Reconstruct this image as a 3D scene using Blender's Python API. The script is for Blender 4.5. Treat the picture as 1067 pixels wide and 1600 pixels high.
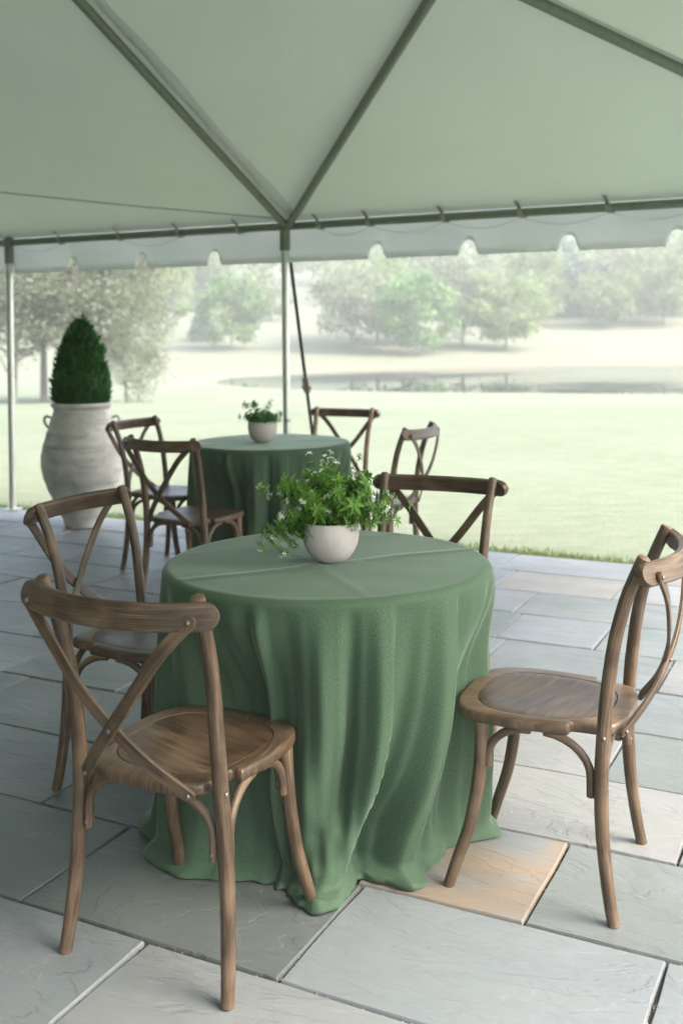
import bpy, math, random
from mathutils import Vector, Matrix
from mathutils import noise as mnoise

for o in list(bpy.data.objects):
    bpy.data.objects.remove(o, do_unlink=True)
sc = bpy.context.scene
COL = sc.collection
R = math.radians
random.seed(7)

# ------------------------------------------------------------------ camera
cam_d = bpy.data.cameras.new('camera')
cam = bpy.data.objects.new('camera', cam_d)
COL.objects.link(cam)
sc.camera = cam
cam_d.sensor_fit = 'VERTICAL'
cam_d.sensor_height = 36
cam_d.lens = 1656.75 / 1600 * 36
cam_d.shift_y = -(800 - 539.47) / 1600          # an upright-corrected photograph
cam_d.clip_start = 0.05
cam_d.clip_end = 3000
cam.matrix_world = Matrix.Translation((0, 0, 1.426)) @ Matrix.Rotation(R(90 - .931), 4, 'X') @ Matrix.Rotation(R(-.552), 4, 'Z')
cam_d.dof.use_dof = True
cam_d.dof.focus_distance = 2.78
cam_d.dof.aperture_fstop = 3.2

# ------------------------------------------------------------------ light
SUN_EL, SUN_AZ = R(44), R(116)                  # azimuth clockwise from +Y
world = bpy.data.worlds.new('World')
sc.world = world
world.use_nodes = True
wn = world.node_tree
sky = wn.nodes.new('ShaderNodeTexSky')
sky.sky_type = 'NISHITA'
sky.sun_disc = False
sky.sun_elevation = SUN_EL
sky.sun_rotation = SUN_AZ
sky.dust_density = 4.0
sky.air_density = 1.0
sky.ozone_density = 1.0
wn.links.new(sky.outputs[0], wn.nodes['Background'].inputs[0])
wn.nodes['Background'].inputs[1].default_value = 0.15
sl = bpy.data.lights.new('sun', 'SUN')
sl.energy = 1.5
sl.angle = R(30)
sl.color = (1, .95, .88)
so = bpy.data.objects.new('sun', sl)
COL.objects.link(so)
sdir = Vector((math.sin(SUN_AZ) * math.cos(SUN_EL), math.cos(SUN_AZ) * math.cos(SUN_EL), math.sin(SUN_EL)))
so.rotation_euler = sdir.to_track_quat('Z', 'Y').to_euler()
so.location = (0, 0, 30)

vs = sc.view_settings
vs.view_transform = 'Standard'
vs.look = 'None'
vs.gamma = 1
vs.use_curve_mapping = False
vs.exposure = 2.3
sc.render.engine = 'CYCLES'
sc.cycles.use_denoising = True
sc.cycles.max_bounces = 8
sc.cycles.diffuse_bounces = 4
sc.cycles.transparent_max_bounces = 12
sc.cycles.volume_bounces = 1
sc.cycles.sample_clamp_indirect = 8
sc.cycles.caustics_reflective = False
sc.cycles.caustics_refractive = False

# ------------------------------------------------------------------ the place's own axes: e runs along the patio edge, n runs in under the tent
EX = Vector((.8944, -.4472, 0))
NX = Vector((-.4472, -.8944, 0))
P0 = Vector((-.37, 7.36, 0))
ANG = math.atan2(EX.y, EX.x)


def en(e, n, z=0.0):
    return P0 + EX * e + NX * n + Vector((0, 0, z))


# ------------------------------------------------------------------ mesh helpers
class MB:
    """collects geometry for ONE mesh; every vertex carries a grain coordinate for the wood"""

    def __init__(self):
        self.v, self.f, self.g = [], [], []

    def vert(self, p, g=None):
        self.v.append(tuple(p))
        self.g.append(tuple(g if g is not None else p))
        return len(self.v) - 1

    def tube(self, pts, rad, seg=10, caps=True, flat=1.0):
        pts = [Vector(p) for p in pts]
        if not hasattr(rad, '__len__'):
            rad = [rad] * len(pts)
        n = len(pts)
        tan = [(pts[min(i + 1, n - 1)] - pts[max(i - 1, 0)]).normalized() for i in range(n)]
        up = Vector((0, 0, 1)) if abs(tan[0].z) < .9 else Vector((1, 0, 0))
        a = tan[0].cross(up).normalized()
        L = random.uniform(0, 40)
        rings = []
        for i in range(n):
            if i:
                L += (pts[i] - pts[i - 1]).length
            a = (a - tan[i] * a.dot(tan[i])).normalized()
            b = tan[i].cross(a)
            ring = []
            for k in range(seg):
                t = 2 * math.pi * k / seg
                ca, sa = math.cos(t) * rad[i], math.sin(t) * rad[i] * flat
                ring.append(self.vert(pts[i] + a * ca + b * sa, (ca, sa, L)))
            rings.append(ring)
        for i in range(n - 1):
            for k in range(seg):
                k2 = (k + 1) % seg
                self.f.append((rings[i][k], rings[i][k2], rings[i + 1][k2], rings[i + 1][k]))
        if caps:
            for ring, p, t, r, s in ((rings[0], pts[0], -tan[0], rad[0], 1), (rings[-1], pts[-1], tan[-1], rad[-1], -1)):
                inner = []
                for k in ring:
                    q = Vector(self.v[k])
                    inner.append(self.vert(p + (q - p) * .8 + t * r * .16, self.g[k]))
                for k in range(seg):
                    k2 = (k + 1) % seg
                    fa = (ring[k2], ring[k], inner[k], inner[k2])
                    self.f.append(fa if s == 1 else fa[::-1])
                self.f.append(tuple(inner[::-1]) if s == 1 else tuple(inner))
        return self

    def ribbon(self, pts, nrm, width, thick, round_end=True):
        """flat bar along pts; nrm = list of face normals; rounded ends"""
        pts = [Vector(p) for p in pts]
        nrm = [Vector(x).normalized() for x in nrm]
        n = len(pts)
        L = random.uniform(0, 40)
        tan = [(pts[min(i + 1, n - 1)] - pts[max(i - 1, 0)]).normalized() for i in range(n)]
        st = []
        if round_end:
            for s in range(4):
                a = s / 4 * math.pi / 2
                st.append((pts[0] - tan[0] * width / 2 * math.cos(a), tan[0], nrm[0], math.sin(a) if s else .15))
        for i in range(n):
            st.append((pts[i], tan[i], nrm[i], 1))
        if round_end:
            for s in range(3, -1, -1):
                a = s / 4 * math.pi / 2
                st.append((pts[-1] + tan[-1] * width / 2 * math.cos(a), tan[-1], nrm[-1], math.sin(a) if s else .15))
        bv = min(thick, width) * .18
        prev = None
        lp = st[0][0]
        for (p, t, m, w) in st:
            L += (p - lp).length
            lp = p
            s = t.cross(m).normalized()
            m2 = s.cross(t).normalized()
            hw, ht = width / 2 * w, thick / 2
            ring = []
            for (x, y) in ((-hw, -ht + bv), (-hw, ht - bv), (-hw + bv * w, ht), (hw - bv * w, ht), (hw, ht - bv), (hw, -ht + bv), (hw - bv * w, -ht), (-hw + bv * w, -ht)):
                ring.append(self.vert(p + s * x + m2 * y, (x, y, L)))
            if prev:
                for k in range(8):
                    k2 = (k + 1) % 8
                    self.f.append((prev[k2], prev[k], ring[k], ring[k2]))
            else:
                self.f.append(tuple(ring))
            prev = ring
        self.f.append(tuple(prev[::-1]))
        return self

    def lathe(self, prof, seg=48, c=(0, 0, 0), close_bottom=True):
        c = Vector(c)
        rings = []
        for (r, z) in prof:
            rings.append([self.vert(c + Vector((r * math.cos(2 * math.pi * k / seg), r * math.sin(2 * math.pi * k / seg), z))) for k in range(seg)])
        for i in range(len(prof) - 1):
            for k in range(seg):
                k2 = (k + 1) % seg
                self.f.append((rings[i][k], rings[i][k2], rings[i + 1][k2], rings[i + 1][k]))
        if close_bottom:
            self.f.append(tuple(rings[0][::-1]))
        return self

    def box(self, c, s, m=None):
        c = Vector(c)
        idx = []
        for dz in (-1, 1):
            for (dx, dy) in ((-1, -1), (1, -1), (1, 1), (-1, 1)):
                p = Vector((dx * s[0] / 2, dy * s[1] / 2, dz * s[2] / 2))
                if m:
                    p = m @ p
                idx.append(self.vert(c + p))
        a = idx
        for q in ((3, 2, 1, 0), (4, 5, 6, 7), (0, 1, 5, 4), (1, 2, 6, 5), (2, 3, 7, 6), (3, 0, 4, 7)):
            self.f.append(tuple(a[i] for i in q))
        return self

    def ball(self, c, r, squash=1.0, axis=(0, 0, 1), seg=8, rings=4):
        q = Vector(axis).to_track_quat('Z', 'Y')
        c = Vector(c)
        prev = None
        for i in range(rings + 1):
            a = -math.pi / 2 + math.pi * i / rings
            rr = max(r * math.cos(a), 1e-5)
            ring = [self.vert(c + q @ Vector((rr * math.cos(2 * math.pi * k / seg), rr * math.sin(2 * math.pi * k / seg), r * squash * math.sin(a)))) for k in range(seg)]
            if prev:
                for k in range(seg):
                    k2 = (k + 1) % seg
                    self.f.append((prev[k], prev[k2], ring[k2], ring[k]))
            prev = ring
        return self

    def build(self, name, mat, parent=None, smooth=True, sharp=None):
        me = bpy.data.meshes.new(name)
        me.from_pydata(self.v, [], self.f)
        at = me.attributes.new('grain', 'FLOAT_VECTOR', 'POINT')
        at.data.foreach_set('vector', [x for g in self.g for x in g])
        if smooth:
            me.polygons.foreach_set('use_smooth', [True] * len(me.polygons))
            if sharp:
                me.set_sharp_from_angle(angle=R(sharp))
        me.materials.append(mat)
        me.update()
        return link(name, me, parent)


def link(name, me, parent=None):
    o = bpy.data.objects.new(name, me)
    COL.objects.link(o)
    if parent is not None:
        o.parent = parent
    return o


def empty(name, loc=(0, 0, 0), rz=0.0):
    o = bpy.data.objects.new(name, None)
    COL.objects.link(o)
    o.location = loc
    o.rotation_euler = (0, 0, rz)
    o.empty_display_size = .1
    return o


def tag(o, label=None, cat=None, group=None, kind=None):
    for k, x in (('label', label), ('category', cat), ('group', group), ('kind', kind)):
        if x:
            o[k] = x
    return o


def copy_tree(o, parent=None):
    c = o.copy()
    COL.objects.link(c)
    c.parent = parent
    for ch in list(o.children):
        copy_tree(ch, c)
    return c


def catmull(pts, sub=6):
    pts = [Vector(p) for p in pts]
    out = []
    for i in range(len(pts) - 1):
        p0, p1, p2, p3 = pts[max(i - 1, 0)], pts[i], pts[i + 1], pts[min(i + 2, len(pts) - 1)]
        for s in range(sub):
            t = s / sub
            out.append(.5 * ((2 * p1) + (-p0 + p2) * t + (2 * p0 - 5 * p1 + 4 * p2 - p3) * t * t + (-p0 + 3 * p1 - 3 * p2 + p3) * t ** 3))
    out.append(pts[-1])
    return out


# ------------------------------------------------------------------ materials
class NT:
    def __init__(self, name):
        self.m = bpy.data.materials.new(name)
        self.m.use_nodes = True
        self.t = self.m.node_tree
        self.n = self.t.nodes
        self.b = self.n['Principled BSDF']
        self.out = self.n['Material Output']

    def N(self, typ, **kw):
        x = self.n.new('ShaderNode' + typ)
        for k, v in kw.items():
            setattr(x, k, v)
        return x

    def L(self, a, b):
        self.t.links.new(a, b)

    def val(self, sock, v):
        if hasattr(v, 'is_output') or isinstance(v, bpy.types.NodeSocket):
            self.L(v, sock)
        else:
            sock.default_value = v

    def attr(self, name):
        return self.N('Attribute', attribute_name=name).outputs['Vector']

    def coord(self, which='Object'):
        return self.N('TexCoord').outputs[which]

    def map(self, vec, scale=(1, 1, 1), rot=(0, 0, 0), loc=(0, 0, 0)):
        x = self.N('Mapping')
        self.L(vec, x.inputs['Vector'])
        x.inputs['Scale'].default_value = scale
        x.inputs['Rotation'].default_value = rot
        self.val(x.inputs['Location'], loc)
        return x.outputs[0]

    def noise(self, vec, scale=5, detail=4, rough=.55, dist=0.0, out='Fac'):
        x = self.N('TexNoise')
        if vec is not None:
            self.L(vec, x.inputs['Vector'])
        x.inputs['Scale'].default_value = scale
        x.inputs['Detail'].default_value = detail
        x.inputs['Roughness'].default_value = rough
        x.inputs['Distortion'].default_value = dist
        return x.outputs[out]

    def ramp(self, fac, stops, interp='LINEAR'):
        x = self.N('ValToRGB')
        x.color_ramp.interpolation = interp
        el = x.color_ramp.elements
        while len(el) < len(stops):
            el.new(.5)
        for e, (p, c) in zip(el, stops):
            e.position = p
            e.color = (c, c, c, 1) if not hasattr(c, '__len__') else (*c, 1)
        self.L(fac, x.inputs[0])
        return x.outputs[0]

    def mix(self, fac, a, b, mode='MIX'):
        x = self.N('Mix', data_type='RGBA', blend_type=mode)
        self.val(x.inputs[0], fac)
        for s, v in ((x.inputs[6], a), (x.inputs[7], b)):
            self.val(s, (*v, 1) if isinstance(v, tuple) and len(v) == 3 else v)
        return x.outputs[2]

    def math(self, op, a, b=0.0):
        x = self.N('Math', operation=op)
        self.val(x.inputs[0], a)
        self.val(x.inputs[1], b)
        return x.outputs[0]

    def vadd(self, a, b):
        x = self.N('VectorMath', operation='ADD')
        self.L(a, x.inputs[0])
        self.val(x.inputs[1], b)
        return x.outputs[0]

    def bump(self, h, strength=.3, dist=.01, normal=None):
        x = self.N('Bump')
        x.inputs['Strength'].default_value = strength
        x.inputs['Distance'].default_value = dist
        self.L(h, x.inputs['Height'])
        if normal is not None:
            self.L(normal, x.inputs['Normal'])
        return x.outputs[0]

    def set(self, **kw):
        for k, v in kw.items():
            s = self.b.inputs[k.replace('_', ' ')]
            self.val(s, (*v, 1) if isinstance(v, tuple) and len(v) == 3 and s.type == 'RGBA' else v)
        return self


def mat_wood(name, dark, mid, light, rough, spec=.5):
    t = NT(name)
    g = t.attr('grain')
    rnd = t.N('ObjectInfo').outputs['Random']
    off = t.N('CombineXYZ')
    t.L(t.math('MULTIPLY', rnd, 37.0), off.inputs[2])
    g = t.vadd(g, off.outputs[0])
    fine = t.noise(t.map(g, (420, 420, 9)), 1, 4, .6)
    coarse = t.noise(t.map(g, (60, 60, 2.2)), 1, 3, .6, .6)
    blot = t.noise(t.map(g, (9, 9, 7)), 1, 3, .6)
    c = t.ramp(fine, [(.3, dark), (.5, mid), (.74, light)])
    c = t.mix(t.ramp(coarse, [(.35, 0), (.75, .75)]), c, dark)
    c = t.mix(t.ramp(blot, [(.45, 0), (.8, .6)]), c, light)
    wear = t.N('NewGeometry').outputs['Pointiness']
    c = t.mix(t.ramp(wear, [(.53, 0), (.62, .45)]), c, light)
    hsv = t.N('HueSaturation')
    t.L(c, hsv.inputs['Color'])
    t.val(hsv.inputs['Value'], t.math('ADD', t.math('MULTIPLY', rnd, .3), .85))
    t.set(Base_Color=hsv.outputs[0], Roughness=t.ramp(blot, [(.3, rough - .08), (.7, rough + .12)]), Normal=t.bump(fine, .25, .002))
    t.b.inputs['Specular IOR Level'].default_value = spec
    return t.m


M = {}
M['wood'] = mat_wood('weathered_oak', (.017, .0105, .006), (.080, .049, .027), (.245, .168, .103), .42)
M['seat_wood'] = mat_wood('seat_oak', (.021, .0125, .007), (.080, .049, .027), (.195, .132, .08), .40)


def mat_slab(name, tan):
    t = NT(name)
    oi = t.N('ObjectInfo')
    off = t.N('CombineXYZ')
    for i in range(3):
        t.L(t.math('MULTIPLY', oi.outputs['Random'], (61.0, 43.0, 17.0)[i]), off.inputs[i])
    co = t.vadd(t.coord('Object'), off.outputs[0])
    big = t.noise(co, 2.2, 5, .6, .3)
    layer = t.noise(t.map(co, (.9, 2.6, 1)), 1.5, 7, .56, .7)
    layer2 = t.noise(t.map(co, (2.2, 6, 1)), 1.7, 6, .6, .9)
    fine = t.noise(co, 55, 6, .7)
    step = t.ramp(layer, [(.30, 0.0), (.385, .05), (.40, .30), (.475, .36), (.49, .58), (.565, .63), (.58, .84), (.7, 1)])
    step2 = t.ramp(layer2, [(.40, 0.0), (.42, .4), (.55, .5), (.57, .9), (.7, 1)])
    c = oi.outputs['Color']
    c = t.mix(t.ramp(big, [(.35, .0), (.7, .55)]), c, t.mix(1.0, c, (.72, .82, .80), 'MULTIPLY'))
    c = t.mix(t.ramp(layer, [(.45, 0), (.7, .4)]), c, t.mix(1.0, c, (1.22, 1.18, 1.12), 'MULTIPLY'))
    if tan:
        w = t.noise(t.map(co, (2.0, 3.4, 1), (0, 0, .5)), 1.5, 7, .6, .5)
        c = t.mix(t.ramp(w, [(.38, .05), (.62, .8)]), c, (.265, .195, .125))
        c = t.mix(t.ramp(w, [(.58, 0), (.78, .7)]), c, (.27, .20, .16))
    spk = t.ramp(fine, [(.62, 0), (.75, .35)])
    c = t.mix(spk, c, t.mix(1.0, c, (1.35, 1.35, 1.35), 'MULTIPLY'))
    edge = t.ramp(step, [(0, 0), (1, 1)])
    b1 = t.bump(step, .65, .010)
    b2 = t.bump(step2, .38, .005, b1)
    b3 = t.bump(fine, .18, .003, b2)
    t.set(Base_Color=c, Roughness=t.ramp(big, [(.3, .42), (.7, .6)]), Normal=b3)
    t.b.inputs['Specular IOR Level'].default_value = .4
    return t.m


M['slab'] = mat_slab('bluestone', False)
M['slab_tan'] = mat_slab('tan_sandstone', True)

t = NT('joint_sand')
n_ = t.noise(t.coord(), 90, 5, .7)
t.set(Base_Color=t.ramp(n_, [(.3, (.035, .033, .028)), (.6, (.085, .078, .062)), (.8, (.2, .18, .15))]), Roughness=.95, Normal=t.bump(n_, .8, .008))
M['joint'] = t.m
t = NT('pebble')
t.set(Base_Color=t.mix(t.N('NewGeometry').outputs['Random Per Island'], (.10, .085, .065), (.42, .37, .30)), Roughness=.8)
M['pebble'] = t.m

t = NT('linen')
uv = t.attr('rest')
wx = t.noise(t.map(uv, (950, 150, 1)), 1, 3, .7)
wy = t.noise(t.map(uv, (150, 950, 1)), 1, 3, .7)
w = t.math('ADD', wx, wy)
big = t.noise(uv, 3.5, 4, .6)
c = t.ramp(t.math('MULTIPLY', w, .5), [(.36, (.026, .053, .029)), (.5, (.054, .096, .055)), (.64, (.132, .190, .126))])
c = t.mix(t.ramp(big, [(.35, 0), (.7, .3)]), c, (.052, .100, .058))
t.set(Base_Color=c, Roughness=.9, Sheen_Weight=.4, Sheen_Roughness=.3, Normal=t.bump(w, .14, .0015))
t.b.inputs['Sheen Tint'].default_value = (.75, .9, .75, 1)
t.b.inputs['Specular IOR Level'].default_value = .25
M['linen'] = t.m


def mat_fabric(name, col, trans):
    t = NT(name)
    n1 = t.noise(t.map(t.coord(), (1, 1, 1)), 1.3, 4, .6, .6)
    n2 = t.noise(t.coord(), 9, 4, .6)
    c = t.mix(t.ramp(n1, [(.3, 0), (.7, .35)]), col, tuple(x * .86 for x in col))
    d, tr, mx = t.N('BsdfDiffuse'), t.N('BsdfTranslucent'), t.N('MixShader')
    bm = t.bump(n1, .25, .05, t.bump(n2, .12, .01))
    for s in (d, tr):
        t.val(s.inputs['Color'], c)
        t.L(bm, s.inputs['Normal'])
    mx.inputs[0].default_value = trans
    t.L(d.outputs[0], mx.inputs[1])
    t.L(tr.outputs[0], mx.inputs[2])
    gl = t.N('BsdfGlossy')
    gl.inputs['Roughness'].default_value = .45
    m2 = t.N('MixShader')
    m2.inputs[0].default_value = .03
    t.L(mx.outputs[0], m2.inputs[1])
    t.L(gl.outputs[0], m2.inputs[2])
    t.L(m2.outputs[0], t.out.inputs[0])
    return t.m


M['canopy'] = mat_fabric('tent_vinyl', (.68, .785, .645), .035)  # white fabric; green bounce from the lawn is tinted into its colour
M['valance'] = mat_fabric('valance_vinyl', (.80, .83, .80), .45)

t = NT('aluminium')
n_ = t.noise(t.map(t.coord(), (30, 30, 2)), 3, 4, .6)
t.set(Base_Color=t.ramp(n_, [(.3, (.42, .45, .42)), (.7, (.62, .65, .62))]), Metallic=.85, Roughness=t.ramp(n_, [(.3, .32), (.7, .5)]))
M['alu'] = t.m
t = NT('shaded_pipe')  # aluminium too: shade under the roof and green lawn reflection put into its colour
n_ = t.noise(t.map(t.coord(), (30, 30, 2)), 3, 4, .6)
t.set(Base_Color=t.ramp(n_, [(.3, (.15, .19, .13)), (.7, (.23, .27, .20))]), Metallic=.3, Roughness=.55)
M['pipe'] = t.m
t = NT('dark_strap')
n_ = t.noise(t.coord(), 60, 3, .6)
t.set(Base_Color=t.ramp(n_, [(.3, (.03, .025, .017)), (.7, (.08, .065, .045))]), Roughness=.85)
M['strap'] = t.m
t = NT('web_loop')
n_ = t.noise(t.coord(), 40, 3, .6)
t.set(Base_Color=t.ramp(n_, [(.3, (.22, .25, .19)), (.7, (.42, .45, .36))]), Roughness=.85)
M['loop'] = t.m
t = NT('rivet_steel')
n_ = t.noise(t.coord(), 200, 3, .6)
t.set(Base_Color=t.ramp(n_, [(.3, (.14, .11, .09)), (.7, (.36, .32, .28))]), Metallic=.8, Roughness=.45)
M['rivet'] = t.m

t = NT('bowl_ceramic')
n_ = t.noise(t.coord(), 7, 6, .6, .8)
f_ = t.noise(t.coord(), 110, 4, .6)
c = t.ramp(n_, [(.3, (.47, .43, .41)), (.7, (.60, .56, .535))])
c = t.mix(t.ramp(f_, [(.68, 0), (.8, .5)]), c, (.33, .29, .27))
t.set(Base_Color=c, Roughness=.62, Normal=t.bump(f_, .12, .002, t.bump(n_, .15, .004)))
M['bowl'] = t.m
t = NT('potting_soil')
n_ = t.noise(t.coord(), 120, 5, .7)
t.set(Base_Color=t.ramp(n_, [(.35, (.012, .009, .007)), (.6, (.05, .03, .018)), (.8, (.13, .07, .04))]), Roughness=.95, Normal=t.bump(n_, .9, .01))
M['soil'] = t.m

t = NT('whitewashed_clay')
co = t.coord()
n1 = t.noise(t.map(co, (1, 1, 1.6)), 5, 6, .65, .6)
n2 = t.noise(t.map(co, (2, 2, 26)), 1, 4, .6, .4)
n3 = t.noise(co, 70, 4, .65)
c = t.ramp(n1, [(.3, (.33, .32, .285)), (.55, (.52, .51, .475)), (.75, (.62, .61, .58))])
c = t.mix(t.ramp(n2, [(.56, 0), (.68, .6)]), c, (.26, .24, .20))
c = t.mix(t.ramp(n3, [(.62, 0), (.75, .45)]), c, (.24, .22, .18))
t.set(Base_Color=c, Roughness=.85, Normal=t.bump(n3, .3, .004, t.bump(n2, .3, .006)))
M['urn'] = t.m


def mat_leaf(name, dark, light, trans=.35, rough=.5):
    t = NT(name)
    rnd = t.N('NewGeometry').outputs['Random Per Island']
    orn = t.N('ObjectInfo').outputs['Random']
    c = t.mix(rnd, dark, light)
    hsv = t.N('HueSaturation')
    t.L(c, hsv.inputs['Color'])
    t.val(hsv.inputs['Value'], t.math('ADD', t.math('MULTIPLY', orn, .25), .87))
    t.set(Base_Color=hsv.outputs[0], Roughness=rough)
    tr, mx = t.N('BsdfTranslucent'), t.N('MixShader')
    t.L(hsv.outputs[0], tr.inputs['Color'])
    mx.inputs[0].default_value = trans
    t.L(t.b.outputs[0], mx.inputs[1])
    t.L(tr.outputs[0], mx.inputs[2])
    t.L(mx.outputs[0], t.out.inputs[0])
    return t.m


M['herb'] = mat_leaf('herb_leaf', (.08, .23, .022), (.27, .50, .085), .48, .4)
M['herb2'] = mat_leaf('dark_herb_leaf', (.02, .09, .02), (.07, .22, .04), .3, .35)
M['stem'] = mat_leaf('herb_stem', (.11, .20, .05), (.18, .28, .08), .1)
M['petal'] = mat_leaf('white_petal', (.78, .78, .74), (.85, .85, .82), .3)
M['cypress'] = mat_leaf('cypress_spray', (.008, .045, .010), (.05, .19, .028), .25, .5)
M['grass'] = mat_leaf('grass_blade', (.11, .17, .05), (.22, .28, .11), .35, .6)
M['lf_spring'] = mat_leaf('spring_leaf', (.16, .225, .085), (.26, .33, .15), .45, .6)
M['lf_green'] = mat_leaf('green_leaf', (.095, .19, .06), (.17, .275, .10), .35, .6)
M['lf_grey'] = mat_leaf('budding_leaf', (.19, .225, .14), (.26, .285, .19), .35, .7)
M['lf_dark'] = mat_leaf('evergreen_leaf', (.06, .11, .085), (.10, .165, .12), .2, .6)
t = NT('bark')
n_ = t.noise(t.map(t.coord(), (6, 6, 1)), 2, 5, .65)
t.set(Base_Color=t.ramp(n_, [(.3, (.15, .14, .125)), (.7, (.28, .26, .235))]), Roughness=.9, Normal=t.bump(n_, .6, .05))
M['bark'] = t.m

t = NT('lawn')
co = t.coord()
n1 = t.noise(co, .25, 5, .6, .5)
n2 = t.noise(t.map(co, (1, 2.5, 1)), 3.0, 5, .65)
n3 = t.noise(co, 28, 5, .7)
c = t.ramp(n2, [(.3, (.138, .172, .10)), (.5, (.175, .205, .133)), (.72, (.22, .24, .168))])
c = t.mix(t.ramp(n1, [(.35, 0), (.68, .6)]), c, (.235, .25, .185))
c = t.mix(t.ramp(n3, [(.5, 0), (.75, .3)]), c, (.15, .185, .095))
mead = t.N('Attribute', attribute_name='meadow').outputs['Fac']
c = t.mix(mead, c, t.mix(n2, (.145, .160, .100), (.200, .205, .145)))
mud = t.N('Attribute', attribute_name='mud').outputs['Fac']
c = t.mix(t.math('MULTIPLY', mud, 1.0), c, (.20, .125, .095))
t.set(Base_Color=c, Roughness=.9, Normal=t.bump(n3, .5, .03))
t.b.inputs['Specular IOR Level'].default_value = .2
M['lawn'] = t.m
t = NT('pond_water')
n_ = t.noise(t.map(t.coord(), (1, 3, 1)), .8, 4, .6)
t.set(Base_Color=(.02, .03, .025), Roughness=.0, Normal=t.bump(n_, .003, .05))
t.b.inputs['IOR'].default_value = 1.12
M['water'] = t.m

# ------------------------------------------------------------------ terrain: lawn falling to a pond, rising to a wooded hill
POND_C, POND_A, POND_B, POND_Z = (30.0, 79.5), 39.0, 21.5, -2.5


def lerp_tab(y, tab):
    for (a, za), (b, zb) in zip(tab, tab[1:]):
        if y <= b:
            t = max(0, (y - a) / (b - a))
            t = t * t * (3 - 2 * t) if b < 70 else t
            return za + (zb - za) * t
    return tab[-1][1]


HT = [(-900, -.03), (11, -.03), (60, -2.3), (101, -2.3), (110, -1.6), (125, -.5), (150, 2.6), (210, 9.5), (300, 21), (520, 38), (900, 42)]


def ground(x, y):
    z = lerp_tab(y, HT)
    if y > 14:
        k = min(1, (y - 14) / 40)
        z += k * .35 * mnoise.noise(Vector((x * .03, y * .03, 1.7))) + k * .06 * mnoise.noise(Vector((x * .15, y * .15, 4)))
    q = math.hypot((x - POND_C[0]) / POND_A, (y - POND_C[1]) / POND_B)
    if q < 1.35:
        w = min(1, (1.35 - q) / .35)
        w = w * w * (3 - 2 * w)
        z = z * (1 - w) + (POND_Z + 2.2 * (q - 1)) * w
        if q > 1.02:
            z = max(z, POND_Z + min(.16, 1.6 * (q - 1.02)) + .03)
    return z


def axis_lines(lo, hi, near, fine, grow):
    out = [0.0]
    s = fine
    while out[-1] < hi:
        out.append(out[-1] + s)
        if out[-1] > near:
            s *= grow
    neg = [0.0]
    s = fine
    while neg[-1] > lo:
        neg.append(neg[-1] - s)
        if -neg[-1] > near:
            s *= grow
    return sorted(set(neg + out))


xs = axis_lines(-560, 560, 45, 1.6, 1.09)
ys = axis_lines(-150, 690, 135, 1.6, 1.07)
tv, tmud, tmead, tf = [], [], [], []
for y in ys:
    for x in xs:
        tv.append((x, y, ground(x, y)))
        q = math.hypot((x - POND_C[0]) / POND_A, (y - POND_C[1]) / POND_B)
        far = max(0, min(1, (y - 88) / 8))
        m = max(0, 1 - abs(q - 1.02) / .085) * far
        tmud.append(min(1, m * .8))
        tmead.append(max(0, min(1, (y - 92) / 8)) * .85)
nx_ = len(xs)
for j in range(len(ys) - 1):
    for i in range(nx_ - 1):
        a = j * nx_ + i
        tf.append((a, a + 1, a + nx_ + 1, a + nx_))
me = bpy.data.meshes.new('lawn')
me.from_pydata(tv, [], tf)
me.polygons.foreach_set('use_smooth', [True] * len(tf))
me.attributes.new('mud', 'FLOAT', 'POINT').data.foreach_set('value', tmud)
me.attributes.new('meadow', 'FLOAT', 'POINT').data.foreach_set('value', tmead)
me.materials.append(M['lawn'])
tag(link('lawn', me), kind='structure')

pv = MB()
for k in range(72):
    a = 2 * math.pi * k / 72
    pv.vert((POND_C[0] + POND_A * 1.03 * math.cos(a), POND_C[1] + POND_B * 1.03 * math.sin(a), POND_Z + .02))
pv.f.append(tuple(range(72)))
tag(pv.build('pond', M['water'], smooth=False), kind='structure')

# ------------------------------------------------------------------ patio of bluestone slabs
pb = MB()
for (e, n) in ((-11, .004), (6.5, .004), (6.5, 10.5), (-11, 10.5)):
    pb.vert(en(e, n, -.014))
for (e, n) in ((-11, .004), (6.5, .004), (6.5, 10.5), (-11, 10.5)):
    pb.vert(en(e, n, -.075))
pb.f += [(3, 2, 1, 0), (0, 1, 5, 4), (1, 2, 6, 5), (2, 3, 7, 6), (3, 0, 4, 7)]
patio = tag(pb.build('patio', M['joint'], smooth=False), kind='structure')

ROW = .4428
FIXED = {10: [-.0, .62, 1.37 - .4, 2.11, 2.79 + .22, 3.75], 9: [.27, 1.01, 1.715, 2.455, 3.21, 3.95],
         8: [-.05, .66, 1.37, 1.95, 2.432, 2.876, 3.62], 7: [.0, .52, 1.25, 1.84, 2.42, 3.16, 3.9],
         4: [.4, 1.1, 1.7, 2.13, 2.87, 3.4], 3: [.15, .9, 1.48, 2.07, 2.52, 3.25], 1: [.3, .88, 1.32, 1.765, 2.4, 3.1]}
TANS = {(8, 2.432), (6, None), (2, None)}
GAP = .0085
GREYS = [(.175, .190, .198), (.190, .204, .210), (.162, .178, .178), (.205, .214, .216), (.155, .172, .164), (.182, .194, .184), (.216, .216, .208), (.232, .216, .192), (.196, .196, .196)]
srng = random.Random(21)


def cam_px(p):
    q = cam.matrix_world.inverted() @ Vector(p)
    if q.z > -.2:
        return None
    return 533.5 + 1656.75 * q.x / -q.z, 539.47 - 1656.75 * q.y / -q.z


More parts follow.
